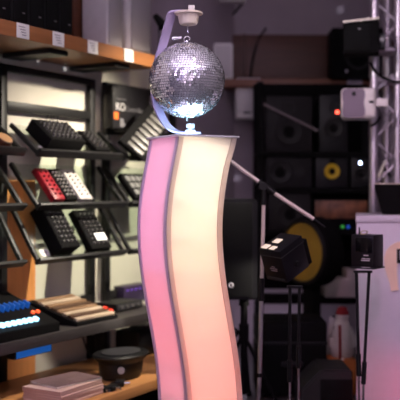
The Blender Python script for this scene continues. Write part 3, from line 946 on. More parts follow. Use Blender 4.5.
# black hanging speaker seen behind truss on upper shelf
D_ = 7.0
th = thing('loudspeaker', 'large black speaker on the brown shelf behind the truss', 'speaker', (X(362, D_), D_+0.27, top_z))
MB().box((0, 0.0, 0.20), (54*D_/F, 0.24, 0.42), 0.008).build('cabinet', BLACKM, th)
MB().lathe([(0.11, 0), (0.11, 0.008), (0.09, 0.002), (0.03, -0.015), (0, 0)], 32, T((0, -0.12, 0.17)) @ RX(90)).build('woofer', CONEGREY, th)
MB().box((-0.1, -0.122, 0.05), (0.02, 0.004, 0.02)).build('badge', mat('badge_pale2', (190, 186, 200), .4), th)
pt = MB().box((X(354.5, CD)-X(280, CD), -0.0125, 0.035), (15*CD/F, 0.004, 0.062), 0.001).build('price_tag', mat('lilac_card', (190, 176, 196), .6, var=.03), cabM)
MB().box((X(354.5, CD)-X(280, CD), -0.016, 0.045), (9*CD/F, 0.001, 0.006)).build('print', TAGINK, pt)

# pale leaning rod, parented to the rack but not a brace of it
o = MB().cyl(P(263, 104, 6.74)-Vector(rk.location), P(318, 131, 6.74)-Vector(rk.location), 0.010, seg=10).build('diagonal_rod', mat('rod_grey', (120, 108, 112), .5), rk)

# ------------------------------------------------------------------ PA speaker on stand
PD = 5.25
th = thing('pa_speaker', 'big black stage speaker on a pole behind the column', 'speaker', (X(236, PD), PD, Z(300, PD)))
h = 101*PD/F; w = 43*PD/F
MB().prism([(-w/2, 0), (w/2, 0), (w*0.36+0.03, 0.30), (-w*0.36+0.0, 0.30)], 0, h, bev=0.012).build('cabinet', BLACK, th)
MB().box((-0.01, -0.004, h*0.5), (w*0.84, 0.012, h*0.93), 0.004).build('grille', GRILLE, th)
m2 = MB(); m2.torus(0.012, 0.005, T((X(231, PD)-X(236, PD), -0.012, Z(285, PD)-Z(300, PD))) @ RX(90), 20, 8)
m2.build('emblem', mat('emblem_white', (165, 162, 164), .4), th)
zb = Z(300, PD)
th = thing('speaker_stand', 'black pole stand under the big stage speaker', 'stand', (X(245, PD), PD+0.13, 0))
MB().cyl((0, 0, 0.55), (0, 0, zb-0.001), 0.0175, seg=18).build('upper_pole', BLACKM, th)
MB().cyl((0, 0, 0.08), (0, 0, 0.75), 0.022, seg=18).build('lower_pole', BLACKM, th)
MB().cyl((0, 0, zb-0.05), (0, 0, zb-0.002), 0.034, 0.03, seg=20).build('top_collar', BLACKM, th)
zk = Z(332, PD+.13)
MB().cyl((0, 0, zk-0.05), (0, 0, zk+0.05), 0.032, seg=20).build('locking_collar', BLACKM, th)
mb = MB(); mb.cyl((-0.03, -0.01, zk), (-0.055, -0.02, zk), 0.008, seg=10); mb.torus(0.022, 0.007, T((-0.06, -0.022, zk)) @ RX(90), 18, 8); mb.build('knob', BLACKM, th)
for a in (80, 200, 320):
    ca, sa = math.cos(math.radians(a)), math.sin(math.radians(a))
    lg = MB().cyl((0.02*ca, 0.02*sa, 0.42), (0.28*ca, 0.28*sa, 0.015), 0.012, seg=12).build('leg', BLACKM, th)
    MB().cyl((0.27*ca, 0.27*sa, 0.03), (0.29*ca, 0.29*sa, 0.0), 0.018, seg=12).build('foot', BLACKM, lg)

# ------------------------------------------------------------------ microphone stand
MD = 4.75
base = Vector((X(256.5, MD), MD, 0))
ms = thing('microphone_stand', 'white boom microphone stand between the column and the stage speaker', 'microphone stand', base)
def Mp(px, py): return P(px, py, MD) - base
MICW = mat('mic_stand_white', (222, 206, 200), 0.35, 0.15, var=0.03)
pxm = MD/F
def polept(y): return Mp(263.6 - (y-205)*0.0245, y)
MB().cyl(polept(203), polept(279), 1.9*pxm, seg=16).build('upper_tube', MICW, ms)
MB().cyl(polept(278), polept(301), 2.8*pxm, seg=16).build('clutch', BLACK, ms)
MB().cyl(polept(300), polept(374), 2.2*pxm, seg=16).build('middle_tube', ALU, ms)
MB().cyl(polept(373), polept(377), 2.8*pxm, seg=16).build('ring', BLACK, ms)
b_ = Vector((0, 0, 0.03))
MB().cyl(polept(376), b_, 2.1*pxm, seg=16).build('lower_tube', ALU, ms)
MB().lathe([(0, 0), (0.13, 0), (0.13, 0.012), (0.03, 0.03), (0, 0.032)], 36).build('base', BLACK, ms)
mb = MB(); mb.cyl(polept(205), polept(186), 2.6*pxm, seg=16); mb.cyl(Mp(263, 186)+Vector((0, -0.02, 0)), Mp(263, 186)+Vector((0, 0.03, 0)), 4.2*pxm, seg=18); mb.cyl(Mp(258.5, 181.5), Mp(274.5, 193.5), 3.2*pxm, seg=16)
jt = mb.build('joint', BLACK, ms)
mb = MB(); mb.cyl(Mp(262, 183), Mp(254.5, 184), 1.2*pxm, seg=10); mb.cyl(Mp(255, 182.4), Mp(254.5, 186), 1.4*pxm, seg=10); mb.build('wing_screw', BLACK, jt)
MB().cyl(Mp(224, 156.2), Mp(259, 182), 2.0*pxm, seg=16).cyl(Mp(274, 193), Mp(313.5, 219), 2.0*pxm, seg=16).build('boom', MICW, ms)
MB().cyl(Mp(313, 218.5), Mp(325, 227), 1.0*pxm, 0.7*pxm, seg=12).build('boom_tip', BLACK, ms)
MB().cyl(Mp(213, 148), Mp(225, 157), 3.4*pxm, seg=18).build('counterweight', BLACK, ms)

# ------------------------------------------------------------------ tilted light box and its stand
LD = 4.4
a_ = Vector((19, -20, -2)); c_ = Vector((24, 21.3, 15)); up_ = Vector((-9, -11.7, 31))
sx, sy, sz = .146, .188, .186
corner = P(279.5, 252, LD)      # nearest top corner
Mx = basis(corner, a_, c_, up_)
Mroot = Mx @ T((-sx/2, sy/2, -sz))
lb = thing('stage_light', 'black box light tilted forward with white square lenses on top', 'stage light', Mroot)
MB().box((0, 0, sz*0.5), (sx, sy, sz), 0.006).build('housing', mat('light_box_black', (13, 12, 17), .5, var=.1, spec=.3), lb)
LENS = mat('lens_white', (240, 225, 205), 0.25, emit=(255, 235, 210), estr=0.55)
for (lx, ly, ls) in ((-0.34, -0.26, .040), (0.02, -0.28, .034), (-0.18, 0.10, .042)):
    f_ = MB().box((lx*sx+0.01, ly*sy-0.02, sz+0.001), (ls*1.15, ls*1.15, 0.004), 0.001).build('lens_frame', BLACK, lb)
    MB().box((lx*sx+0.01, ly*sy-0.02, sz+0.004), (ls, ls, 0.005), 0.0015).build('lens', LENS, f_)
# ridge line on the right face and lid
MB().box((0, 0, sz*0.80), (sx+0.004, sy+0.004, 0.004)).build('lid_seam', DARKGREY, lb)
MB().cyl((sx/2+0.0, 0.0, sz*0.35), (sx/2+0.02, 0.0, sz*0.35), 0.017, seg=20).build('side_knob', BLACK, lb)
MB().box((0, -sy/2-0.001, sz*0.1), (sx*0.8, 0.003, 0.012), 0.001).build('front_vent', DARKGREY, lb)
PR = mat('print_pinkish', (190, 170, 172), .5)
m2 = MB()
for k, wv in enumerate((.020, .050, .042)): m2.box((0.0, -sy/2-0.001, sz*(0.47-0.06*k)), (wv, 0.0015, 0.004))
m2.build('print', PR, lb)
MB().box((0.0, sy*0.5+0.018, sz*0.40), (sx*0.9, 0.036, sz*0.78), 0.004).build('heat_sink', BLACKM, lb)

def twin_stand(label, px0, px1, px0b, px1b, ytop, D, yc0, yc1):
    bx = X((px0b+px1b)/2, D)
    th = thing('light_stand', label, 'stand', (bx, D+0.0, 0))
    zt_ = Z(ytop, D)
    def q(px_, y_): return Vector((X(px_, D)-bx, 0, Z(y_, D)))
    def ln(p0, p1, y_): return p0 + (p1-p0)*(y_-ytop)/(400-ytop)
    for (p0, p1, yc) in ((px0, px0b, yc0), (px1, px1b, yc1)):
        MB().cyl(q(ln(p0, p1, ytop), ytop), q(ln(p0, p1, yc), yc), 0.0085, seg=14).build('upper_tube', BLACK, th)
        MB().cyl(q(ln(p0, p1, yc-12), yc-12), q(ln(p0, p1, yc+10), yc+10), 0.013, seg=14).build('clutch', BLACK, th)
        e = q(p1, 400); e = Vector((e.x, 0, 0.02))
        MB().cyl(q(ln(p0, p1, yc+6), yc+6), e, 0.0065, seg=14).build('lower_tube', CHROME, th)
    MB().box((0, 0, 0.011), (0.24, 0.22, 0.02), 0.005).build('base_plate', BLACK, th)
    MB().box((X((px0+px1)/2, D)-bx, 0, zt_-0.006), (abs(X(px1, D)-X(px0, D))+0.03, 0.03, 0.012), 0.002).build('crossbar', BLACK, th)
    return th
twin_stand('black twin pole stand carrying the tilted light box', 290.0, 299.5, 289.6, 298, 285.5, LD+0.1, 372, 358)

# second box on stand, right
QD = 4.55
qw = 21.5*QD/F; qh = 34*QD/F; qd = 0.15
yawb = -26
zq = Z(269, QD)
Mq = T((X(363.5, QD), QD, zq)) @ RZ(yawb+0)
# front-right edge seen at px 375: front face normal turned a little to the left of the view
q2 = thing('wireless_transmitter', 'upright black box with short antenna and ring in front of the lilac desk', 'device', T((X(371, QD), QD+0.0, zq)) @ RZ(48))
fw, fd = .112, .118
q2.matrix_world = basis((X(370.5, QD)+0.0, QD+0.08, zq), (0.93, -0.36, 0), (0.36, 0.93, 0), (0, 0, 1))
q2.matrix_world = basis((X(370.8, QD), QD+0.09, zq), (math.cos(math.radians(8)), -math.sin(math.radians(8)), 0), (math.sin(math.radians(8)), math.cos(math.radians(8)), 0), (0, 0, 1))
BOXB = mat('box_black', (17, 13, 15), .5, var=.1, spec=.3)
BOXS = mat('box_side_grey', (40, 36, 42), .4, var=.06)
fw = 0.13; fd = 0.12
q2.matrix_world = basis((X(369.5, QD), QD+0.06, zq), Vector((0.80, -0.60, 0)), Vector((0.60, 0.80, 0)), (0, 0, 1))
MB().box((0, 0, qh/2+0.004), (fw, fd, qh-0.008), 0.004).build('housing', BOXB, q2)
MB().box((0, 0, 0.004), (fw+0.012, fd+0.012, 0.008), 0.002).build('base_lip', BLACK, q2)
MB().box((0.010, -fd/2-0.001, qh*0.70), (fw*0.74, 0.004, qh*0.44), 0.002).build('display_window', mat('window_black', (8, 8, 10), .15), q2)
mb = MB(); mb.torus(0.019, 0.0024, T((-0.005, -fd/2+0.028, qh+0.011)) @ RX(28)); mb.build('ring', mat('ring_olive', (170, 158, 110), .35, .4), q2)
MB().cyl((-fw*0.36, 0.0, qh-0.002), (-fw*0.36, 0.0, qh+0.038), 0.0045, 0.003, seg=12).build('antenna', BLACK, q2)
m2 = MB()
for (xx, zz, wv) in ((0.022, .40, .026), (0.008, .30, .020), (0.034, .30, .022), (0.018, .25, .05), (0.02, .045, .05)): m2.box((xx, -fd/2-0.0008, qh*zz), (wv, 0.0016, 0.0045))
m2.build('print', mat('print_white', (225, 215, 215), .5), q2)
for sx_ in (-1, 1): MB().cyl((sx_*fw*0.3, -fd*0.3, -0.000), (sx_*fw*0.3, -fd*0.3, 0.003), 0.008, seg=12).build('foot', BLACK, q2)
twin_stand('black twin pole stand carrying the box with the antenna', 356.4, 369.2, 359.5, 362.5, 270.5, QD+0.05, 366, 374)

# ------------------------------------------------------------------ white desk with lilac light
DD = 5.15
dv = Vector((156, 863, 0)).normalized()      # along the line of sight
du = Vector((863, -156, 0)).normalized()
dorg = Vector((X(356.5, DD), DD, 0))
desk = thing('counter_desk', 'white counter desk lit lilac at the right picture edge', 'desk', basis(dorg, du, dv, (0, 0, 1)))
DW, DDp = 1.6, 0.62
dz = Z(215.5, DD)
DESKM = mat('desk_white', (226, 216, 226), 0.4, var=0.02)
MB().box((DW/2, 0.012, (dz-0.04)/2), (DW, 0.024, dz-0.04), 0.002).build('front_panel', DESKM, desk)
MB().box((0.012, DDp/2, (dz-0.04)/2), (0.024, DDp-0.05, dz-0.04), 0.002).build('side_panel', DESKM, desk)
MB().box((DW/2-0.002, DDp/2-0.005, dz-0.02), (DW+0.004, DDp+0.01, 0.04), 0.004).build('desk_top', DESKM, desk)
# big peach emblem on the front
def dp(px, py):
    # intersection of pixel ray with desk front plane
    r = Vector(((px-200)/F, 1, (HOR-py)/F))
    k = dorg.dot(dv)/r.dot(dv)
    p = Vector((0, 0, CAMZ)) + r*k
    q = p - dorg
    return q.dot(du), p.z
outer = [(391, 291), (389.5, 283), (386.5, 274), (384.5, 266), (384, 258), (386, 251), (390, 246), (396, 242.5), (403, 240.5), (412, 240), (420, 242), (427, 248), (431, 256), (432, 268), (432, 290), (424, 290), (424, 268), (422, 258), (417, 251), (411, 249.5), (405, 252), (400, 258), (397, 266), (397, 274), (398.5, 290)]
pl = [dp(*q) for q in outer]
MB().prism(pl, 0, 0.010, M=basis((0, 0.0, 0), (1, 0, 0), (0, 0, 1), (0, -1, 0))).build('emblem', mat('emblem_peach', (255, 218, 190), 0.45, var=0.03), desk)
x0, z0 = dp(396.8, 263); x1, z1 = dp(412, 249)
MB().box(((x0+x1)/2, -0.014, (z0+z1)/2), (x1-x0, 0.008, z1-z0), 0.002).build('plaque', BLACK, desk)
MB().box(((x0+x1)/2+0.006, -0.019, (z0+z1)/2+0.006), (x1-x0-0.02, 0.003, z1-z0-0.03), 0.001).build('plaque_face', PAPER, desk)
# black monitor stand thing on the desk
p0 = dorg + du*(dp(376, 215)[0]) + dv*0.22
th = thing('equipment_case', 'black case with a pale top edge on the lilac desk', 'case', basis((p0.x, p0.y, dz), du, dv, (0, 0, 1)))
hc = 30.5*5.3/F
MB().prism([(0.045, 0), (0.42, 0), (0.42, hc), (0.0, hc), (0.004, hc*0.8), (0.03, hc*0.35)], -0.28, 0.0, M=basis((0, 0.0, 0), (1, 0, 0), (0, 0, 1), (0, -1, 0)), bev=0.003).build('body', BLACKM, th)
MB().box((0.21, 0.14, hc+0.004), (0.425, 0.29, 0.008), 0.002).build('lid_edge', mat('pale_edge', (224, 212, 196), .4), th)

# ------------------------------------------------------------------ truss tower with speakers
TD = 6.05
def tr_pt(px_t, px_b, y_t, y_b, D):
    return P(px_t, y_t, D), P(px_b, y_b, D)
tb_ = Vector((X(372, TD), TD+0.14, 0))
tru = thing('truss_tower', 'tall silver lighting truss standing behind the lilac desk', 'truss', tb_)
TH = 3.1
def chord(px0, px1, D):     # px at y=0 and px at y=200
    x0, x1 = X(px0, D), X(px1, D)
    z0, z1 = Z(0, D), Z(200, D)
    f = lambda z: Vector((x1 + (x0-x1)*(z-z1)/(z0-z1), D, z)) - tb_
    return f
TRM = mat('truss_alu', (206, 196, 208), 0.38, 0.85, var=0.05, scale=40)
chs = [chord(374.8, 373.2, TD), chord(398.5, 397.3, TD), chord(387.5, 386.5, TD+.2)]
for i, c in enumerate(chs):
    MB().cyl(c(0.02), c(TH), 0.030, seg=20).build('chord', TRM, tru)
pairs = [(0, 1), (0, 2), (1, 2)]
z139 = Z(139, TD); st_ = 23*TD/F
for (a, b) in pairs:
    for k in range(-7, 9):
        za, zb = z139+k*st_, z139+(k+1)*st_
        if za < 0.1 or zb > TH-0.05: continue
        A, B = (a, b) if k % 2 == 0 else (b, a)
        if Z(81, TD) < (za+zb)/2 < Z(49, TD): continue
        MB().cyl(chs[A](za), chs[B](zb), 0.009, seg=12).build('diagonal_rod', TRM, tru)
for yb_ in (50, 80):
    zz = Z(yb_, TD)
    for (a, b) in pairs:
        MB().cyl(chs[a](zz), chs[b](zz), 0.021, seg=14).build('horizontal_brace', TRM, tru)
MB().box((0.09, -0.04, 0.01), (0.38, 0.38, 0.02), 0.004).build('base_plate', BLACKM, tru)
# coupler sleeves between segments
for c in chs:
    MB().cyl(c(Z(78, TD)), c(Z(53, TD)), 0.036, seg=20).build('coupler', ALU, tru)
# hanging cable on truss
o = MB().tube([P(x_, y_, TD-0.05) for x_, y_ in ((370, 62), (373, 68), (378, 74), (382, 77), (387, 79), (395, 82), (403, 82))], 0.009, 8).build('truss_cable', BLACKM); tag(o, 'black cable looped over the truss between the two hung speakers', 'cable')
o = MB().tube([P(x_, y_, TD-0.07) for x_, y_ in ((380, 117), (378, 121), (375, 124), (371, 126))], 0.008, 8).build('truss_cable', BLACKM); tag(o, 'short black cable under the white speaker on the truss', 'cable')
o = MB().tube([P(x_, y_, TD+0.12) for x_, y_ in ((383, 165), (385, 170), (390, 175), (398, 177), (406, 174))], 0.010, 8).build('truss_cable', BLACKM); tag(o, 'black cable sagging inside the truss above the desk', 'cable')
o = MB().tube([P(x_, y_, TD-0.02) for x_, y_ in ((386, 160), (383, 166), (381, 172), (378.5, 178))], [0.006, 0.010, 0.013, 0.008], 8).build('knotted_strap', mat('strap_white', (200, 196, 180), .7)); tag(o, 'short pale strap tied to the truss above the desk', 'strap')

# black speaker hung on truss
HD = 5.75
sp = thing('truss_speaker', 'black speaker with a lit top edge clamped high on the truss', 'speaker', basis((X(361, HD), HD, Z(52.5, HD)), (0.97, -0.2, 0), (0.2, 0.97, 0), (0, 0, 1)))
w = 35.5*HD/F; h = 31*HD/F
MB().prism([(-w/2, 0), (w/2, 0), (w/2, h*1.05), (-w/2, h*0.98)], 0, 0.2, M=basis((0, 0.2, 0), (1, 0, 0), (0, 0, 1), (0, -1, 0)), bev=0.006).build('cabinet', BLACKM, sp)
MB().prism([(-w*.505, h*.985), (w*.505, h*1.055), (w*.505, h*1.12), (-w*.505, h*1.05)], 0, 0.2, M=basis((0, 0.2, 0), (1, 0, 0), (0, 0, 1), (0, -1, 0))).build('top_edge', mat('painted_top_light', (236, 224, 208), .4), sp)  # pale slab puts the light from above into the colour of the top
MB().box((-0.02, -0.004, h*0.5), (w*0.74, 0.008, h*0.84), 0.003).build('grille', GRILLE, sp)
MB().box((-0.01, -0.009, h*0.76), (0.02, 0.002, 0.008)).build('badge', MATS['badge_grey'], sp)
br = MB().box((w*0.5+0.02, 0.12, h*0.42), (0.04, 0.10, 0.10), 0.006).build('clamp', DARKGREY, sp)
MB().cyl((w*0.5+0.02, 0.06, h*0.42), (w*0.5+0.02, 0.03, h*0.42), 0.016, seg=16).build('bolt', mat('bolt_steel', (120, 118, 122), .5, .6), br)
# white speaker hung on truss
sp = thing('truss_speaker', 'white speaker with a grey lobed front clamped to the truss beneath the black one', 'speaker', basis((X(358.5, HD), HD, Z(118.5, HD)), (0.985, -0.17, 0), (0.17, 0.985, 0), (0, 0, 1)))
w = 35*HD/F; h = 31*HD/F
SPW = mat('speaker_white', (226, 214, 214), .45, var=.03)
MB().box((0, 0.09, h/2), (w, 0.18, h), 0.03, seg=4).build('cabinet', SPW, sp)
lob = []
hw, hh = w*0.33, h*0.47
for k in range(48):
    a = 2*math.pi*k/48
    x_ = math.copysign(abs(math.cos(a))**0.35, math.cos(a)); y_ = math.copysign(abs(math.sin(a))**0.35, math.sin(a))
    pin = 1 - 0.13*math.exp(-(y_/0.35)**2)
    lob.append((x_*hw*pin - w*0.14, y_*hh + h*0.5))
MB().prism(lob, 0, 0.012, M=basis((0, 0.004, 0), (1, 0, 0), (0, 0, 1), (0, -1, 0))).build('grille', mat('speaker_grille_grey', (122, 104, 122), .6, bump=.4, scale=160), sp)
MB().box((-w*0.13, -0.010, h*0.80), (0.026, 0.004, 0.026), 0.002).build('badge', BLACK, sp)
mb = MB(); mb.box((w*0.5+0.035, 0.05, h*0.52), (0.09, 0.04, 0.055), 0.006); br = mb.build('wall_mount', SPW, sp)
MB().box((w*0.36, -0.006, h*0.53), (0.03, 0.012, 0.014), 0.003).build('mount_knob', BLACK, br)

# ------------------------------------------------------------------ floor level stuff at right
ED = 5.6
th = thing('flight_case', 'big black case on the floor behind the light stand', 'case', (X(292, ED), ED, 0))
w = 70*ED/F; h = Z(322, ED)
MB().box((0, 0.2, h/2+0.01), (w, 0.4, h-0.02), 0.01).build('case_body', BLACKM, th)
MB().box((0, 0.2, h*0.72), (w+0.008, 0.408, 0.02), 0.003).build('lid_band', BLACK, th)
MB().box((0.0, -0.008, h*0.45), (0.14, 0.016, 0.03), 0.006).build('handle', BLACK, th)
for a in (-1, 1):
    for b in (0.03, 0.37): MB().cyl((a*w*0.44, b, 0), (a*w*0.44, b, 0.02), 0.02, seg=14).build('foot', BLACK, th)
ED2 = 5.15
th = thing('monitor_wedge', 'dark floor speaker with a slanted top by the twin pole stand', 'speaker', (X(327, ED2), ED2, 0))
w = 52*ED2/F; hw_ = Z(371, ED2)
MB().prism([(-w/2, 0), (w*0.5, 0), (w*0.5, hw_), (-w*0.10, hw_+0.005), (-w*0.5, hw_*0.55)], 0, 0.34, M=basis((0, 0.36, 0), (1, 0, 0), (0, 0, 1), (0, -1, 0)), bev=0.012).build('cabinet', mat('wedge_black', (26, 25, 27), .6, var=.15), th)
MB().box((0.06, 0.014, hw_*0.45), (w*0.62, 0.012, hw_*0.7), 0.004).build('grille', GRILLE, th)
# orange box and the bundled white figure with a red cap
GD = 5.68
zo = Z(373.5, GD)
th = thing('carton', 'orange brown carton under the white bundled figure', 'box', (X(343, GD), GD, 0))
w = 27*GD/F; h = Z(360, GD)
MB().box((0, 0.10, h/2), (w, 0.20, h), 0.004).build('carton_body', wood('carton_orange', (190, 112, 50), .6, 'X', .08), th)
MB().box((0, 0.10, h+0.0006), (w*0.12, 0.20, 0.0012)).build('tape', PAPER, th)
gn = thing('plush_figure', 'white plush figure with a red cap and a red ribbon on the orange carton', 'figure', (X(344.5, GD), GD+0.11, h+0.0015))
PLUSH = mat('plush_white', (186, 180, 174), .9, bump=.7, scale=40, var=.05)
pg = GD/F
MB().lathe([(0, 0), (10*pg, 0), (12.5*pg, 4*pg), (12.8*pg, 12*pg), (10.5*pg, 24*pg), (8*pg, 34*pg), (6*pg, 38*pg), (0, 40*pg)], 32, Matrix.Diagonal((1, .8, 1, 1))).build('body', PLUSH, gn)
MB().lathe([(0, 0), (5*pg, 0.5*pg), (7*pg, 5*pg), (6.4*pg, 9*pg), (3, 12*pg)][:-1]+[(0, 11*pg)], 28, T((0.5*pg, 0, 36*pg))).build('head', PLUSH, gn)
REDF = mat('red_felt', (116, 16, 24), .9, var=.1)
MB().lathe([(6.6*pg, 0), (6.8*pg, 3*pg), (5.6*pg, 5*pg), (4.8*pg, 8*pg), (0, 9.5*pg)], 28, T((0.5*pg, 0, 42*pg))).build('cap', REDF, gn)
MB().tube([(-3.2*pg, -7.0*pg, 33*pg), (-3.4*pg, -9.2*pg, 26*pg), (-3.4*pg, -10.4*pg, 16*pg), (-3.4*pg, -10.8*pg, 6*pg), (-3.4*pg, -10.8*pg, 0*pg)], 1.5*pg, 8).build('ribbon', REDF, gn)
for sxx in (-1, 1):
    MB().tube([(sxx*7*pg, -1*pg, 30*pg), (sxx*11*pg, -2*pg, 20*pg), (sxx*11.5*pg, -4*pg, 10*pg)], [3*pg, 3.4*pg, 2.6*pg], 12).build('arm', PLUSH, gn)
th = thing('pennant', 'pale pointed cloth beside the white plush figure', 'cloth', (X(336, GD+.2), GD+.3, 0))
zz = Z(316, GD+.3)
MB().grid([[(-0.03-0.03*s, 0.004*math.sin(8*s), zz*(1-s)+Z(372, GD+.3)*s), (0.05-0.0*s, 0.006*math.sin(6*s+1), (zz-0.03)*(1-s)+Z(372, GD+.3)*s)] for s in [i/12 for i in range(13)]], 0.004).build('cloth', PLUSH, th)
MB().cyl((0.0, 0.02, 0), (0.0, 0.012, zz), 0.008, seg=10).build('rod', BLACKM, th)

# ------------------------------------------------------------------ lights
def aim(o, tgt):
    d = Vector(tgt)-o.location
    o.rotation_euler = d.to_track_quat('-Z', 'Y').to_euler()
def spot(name, loc, tgt, energy, col, size=30, blend=0.5, rad=0.06):
    l = bpy.data.lights.new(name, 'SPOT'); l.energy = energy; l.color = col; l.spot_size = math.radians(size); l.spot_blend = blend; l.shadow_soft_size = rad
    o = bpy.data.objects.new(name, l); COL.objects.link(o); o.location = loc; aim(o, tgt); return o
def area(name, loc, tgt, energy, col, sx=1.0, sy=None, spread=180):
    l = bpy.data.lights.new(name, 'AREA'); l.energy = energy; l.color = col
    l.shape = 'RECTANGLE'; l.size = sx; l.size_y = sy or sx; l.spread = math.radians(spread)
    o = bpy.data.objects.new(name, l); COL.objects.link(o); o.location = loc; aim(o, tgt); return o
def point(name, loc, energy, col, r=0.03):
    l = bpy.data.lights.new(name, 'POINT'); l.energy = energy; l.color = col; l.shadow_soft_size = r
    o = bpy.data.objects.new(name, l); COL.objects.link(o); o.location = loc; return o

LAMPK = {'right': 1.7, 'left': 1.45}
WARM = (1.0, 0.80, 0.58)
PURPLE = (0.72, 0.50, 1.0)
# rows of coloured lamps inside the column, one row behind each lit face
def pxz(z): return HOR - (z-CAMZ)*F/COLD
def ramp(tab, y):
    return tuple(float(np.interp(y, [q[0] for q in tab], [lin(q[1])[k] for q in tab])) for k in range(3))
RTAB = [(140, (255, 244, 216)), (200, (255, 233, 198)), (250, (255, 211, 172)), (300, (255, 180, 148)), (350, (255, 158, 134)), (400, (255, 148, 130)), (490, (255, 142, 126))]
LTAB = [(140, (232, 146, 196)), (200, (230, 140, 192)), (250, (229, 138, 188)), (300, (236, 126, 152)), (350, (236, 128, 148)), (400, (232, 138, 162)), (490, (230, 138, 170))]
NL_ = 10
z0_, z1_ = 0.06, PLATE_Z-0.02
for i in range(NL_):
    za = z0_+(z1_-z0_)*i/NL_; zb = z0_+(z1_-z0_)*(i+1)/NL_
    zm = (za+zb)/2
    tang = (U*(wave(zb)-wave(za))+Vector((0, 0, zb-za))).normalized()
    for face, tab in (('right', RTAB), ('left', LTAB)):
        c = ramp(tab, pxz(zm))
        wid = CW-0.014 if face == 'right' else CW-LBX-0.014
        if face == 'right': wid *= taper(zm)
        mid = 0.007+wid/2 if face == 'right' else LBX+0.007+wid/2
        e = math.pi*wid*(zb-za)*LAMPK[face]
        l = bpy.data.lights.new('column_lamp_'+face, 'AREA'); l.shape = 'RECTANGLE'; l.size = wid; l.size_y = (zb-za)
        m_ = max(c); l.energy = e*m_; l.color = tuple(v/m_ for v in c)
        o = bpy.data.objects.new('column_lamp_'+face, l); COL.objects.link(o)
        if face == 'right':
            p = C0 + U*(mid+wave(zm)) + V*LBX + Vector((0, 0, zm)); zax = V; y_ = tang; x_ = y_.cross(zax)
        else:
            p = C0 + U*(LBX+wave(zm)) + V*mid + Vector((0, 0, zm)); zax = (U - tang*U.dot(tang)).normalized(); y_ = tang; x_ = y_.cross(zax)
        o.matrix_world = basis(p, x_, y_, zax)
pt_ = C0+U*CW*0.58+V*CW*0.14+Vector((0, 0, PLATE_Z-0.02))
lt_ = area('column_lamp_top', pt_, pt_-V+Vector((0, 0, -1.2)), 0.06, (0.92, 0.96, 1.0), 0.16, 0.02)
lt_.matrix_world = basis(pt_, U, (U.cross(V+Vector((0, 0, 1.0)))).normalized()*-1, V+Vector((0, 0, 1.0)))

# unseen ceiling lamps added to give the mirror ball bright reflections
FILLW = mat('fill_diffuser', (240, 232, 245), 0.4, emit=(236, 222, 255), estr=3.0)
fill_lamp0 = None
for i, (lx, ly, lab) in enumerate(((-1.4, 0.4, 'unseen square lamp added left over the shop floor'), (0.3, 0.2, 'unseen square lamp added over the middle of the shop floor'), (1.9, 0.6, 'unseen square lamp added right over the shop floor'),
                              (-1.0, -1.6, 'unseen square lamp added at the back left of the shop floor'), (1.0, -1.7, 'unseen square lamp added at the back right of the shop floor'))):
    M2 = T((lx, ly, H-0.03))
    if fill_lamp0 is None:
        fill_lamp0 = thing('ceiling_lamp', lab, 'lamp', M2, 'square lamps added for the ball reflection')
        MB().box((0, 0, 0.015), (0.30, 0.30, 0.03), 0.004).build('fill_frame', WHITE, fill_lamp0)
        MB().box((0, 0, -0.002), (0.26, 0.26, 0.006), 0.001).build('diffuser', FILLW, fill_lamp0)
    else:
        copy_tree(fill_lamp0, M2, lab)

# stage and shop lamps, with unseen fills added among them
spot('mirror_ball_spot', (0.9, 0.6, 3.1), BC, 110, (0.90, 0.92, 1.0), 8, 0.5, 0.10)
spot('mirror_ball_spot_violet', (-1.1, 0.8, 2.9), BC, 120, (0.58, 0.46, 1.0), 8, 0.5, 0.12)
area('purple_wash', (2.6, 1.2, 3.2), (1.6, 7.0, 1.5), 1.2, PURPLE, 0.8)
spot('wall_wash', (0.3, 5.6, 3.2), (-0.05, 7.6, 2.1), 9, (0.8, 0.62, 1.0), 60, 1.0, 0.1)
spot('truss_spot', (-0.6, 3.0, 3.2), (1.25, 5.9, 2.1), 170, (1.0, 0.84, 0.93), 24, 0.8, 0.05)
spot('purple_left_spot', (-2.2, 1.4, 3.0), BC-Vector((0, 0, .7)), 75, (0.55, 0.35, 1.0), 22, 0.8, 0.1)
for k, (ux, uy, ue) in enumerate(((-0.7, 2.0, 54), (1.2, 2.0, 50), (0.2, 0.2, 40), (-0.2, 3.0, 10))):
    area('ball_ceiling_fill', (ux, uy, 2.45), (ux, uy+0.02, 3.35), ue, (0.92, 0.80, 1.0), 0.5)  # unseen fills added to brighten the ceiling mirrored in the ball
spot('pink_desk_spot', (0.4, 1.4, 3.0), dorg+Vector((0.4, 0, 0.8)), 50, (1.0, 0.30, 0.60), 34, 0.7, 0.1)
spot('boom_spot', (1.4, 2.2, 3.1), (0.33, 4.75, 1.2), 34, (1.0, 0.80, 0.76), 17, 0.8, 0.05)
area('shop_warm', (0.9, 3.0, 3.2), (-0.9, 5.6, 0.8), 4, WARM, 0.5, spread=110)
spot('rack_spot', (0.75, 5.2, 2.56), LP(0.16, 0.0, 0.92), 470, (1.0, 0.89, 0.72), 72, 1.0, 0.04)
spot('shelf_spot', (0.5, 3.6, 3.2), LP(TP(144, SHO), SHO, zs_top), 60, (1.0, 0.78, 0.48), 16, 1.0, 0.06)
spot('front_wall_fill', (0.2, -0.8, 3.2), (0.3, -3.0, 1.6), 800, (0.92, 0.86, 1.0), 100, 1.0, 0.1)  # added fill, brightens the front wall reflected in the ball
point('wall_strip_fill', (0.75, 7.25, 0.16), 1.6, (0.9, 0.76, 1.0), 0.04)  # added unseen point light, lifts the low strip of the back wall
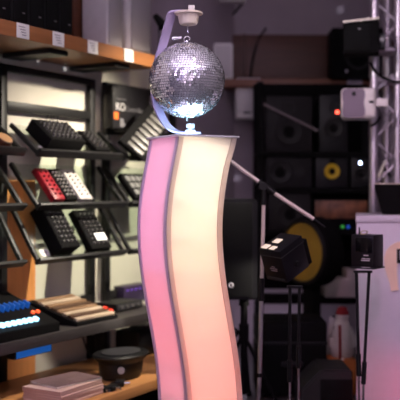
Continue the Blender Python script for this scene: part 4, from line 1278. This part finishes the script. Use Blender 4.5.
point('wall_strip_fill', (0.32, 7.2, 0.3), 0.8, (0.9, 0.76, 1.0), 0.04)  # second added fill for the low back wall
spot('low_wall_fill', (0.9, 5.1, 0.95), LP(TP(66, 0), 0, 0.38), 70, (1.0, 0.9, 0.78), 34, 0.8, 0.03)  # added fill without a fixture, brightens the wall below the counter
rfx, rfz = dp(400, 392)
spot('red_floor_lamp', (1.5, 4.55, 0.10), dorg+du*rfx+Vector((0, 0, rfz)), 8, (1.0, 0.05, 0.12), 55, 1.0, 0.05)
# flecks of light thrown by the mirror ball
def fleck(tgt, e, col=(0.85, 0.85, 1.0)):
    d = (Vector(tgt)-BC).normalized()
    spot('mirror_ball_fleck', BC+d*(BR+0.012), tgt, e, col, 1.3, 0.6, 0.004)
fleck(LP(TP(38, 0), 0, ZL(38, 60, 0)), 70); fleck(LP(TP(65, 0), 0, ZL(65, 69, 0)), 70)
fleck(P(340, 10, YB), 150); fleck(P(361, 94, 5.72), 30); fleck(P(237, 178, YB), 150)
for q in ((388, 240), (379, 276), (391, 303)):
    fx, fz = dp(*q); fleck(dorg+du*fx+Vector((0, 0, fz)), 5)

# ------------------------------------------------------------------ world, camera, view
w = bpy.data.worlds.new('World'); sc.world = w; w.use_nodes = True
w.node_tree.nodes['Background'].inputs['Color'].default_value = (0.02, 0.016, 0.024, 1)
w.node_tree.nodes['Background'].inputs['Strength'].default_value = 0.3
cam = bpy.data.cameras.new('camera')
cam.sensor_fit = 'HORIZONTAL'; cam.sensor_width = 36.0
cam.lens = F/400*36.0
cam.shift_y = -(200-HOR)/400
cam.dof.use_dof = True
cam.dof.focus_distance = 4.0
cam.dof.aperture_fstop = 1.8
cam.clip_start = 0.05
co = bpy.data.objects.new('camera', cam); COL.objects.link(co)
co.location = (0, 0, CAMZ); co.rotation_euler = (math.pi/2, 0, 0)
sc.camera = co
sc.view_settings.view_transform = 'Standard'
sc.view_settings.look = 'None'
sc.view_settings.gamma = 1.0
sc.view_settings.exposure = 0.0
sc.view_settings.use_curve_mapping = False
sc.cycles.max_bounces = 8
sc.cycles.sample_clamp_indirect = 6.0
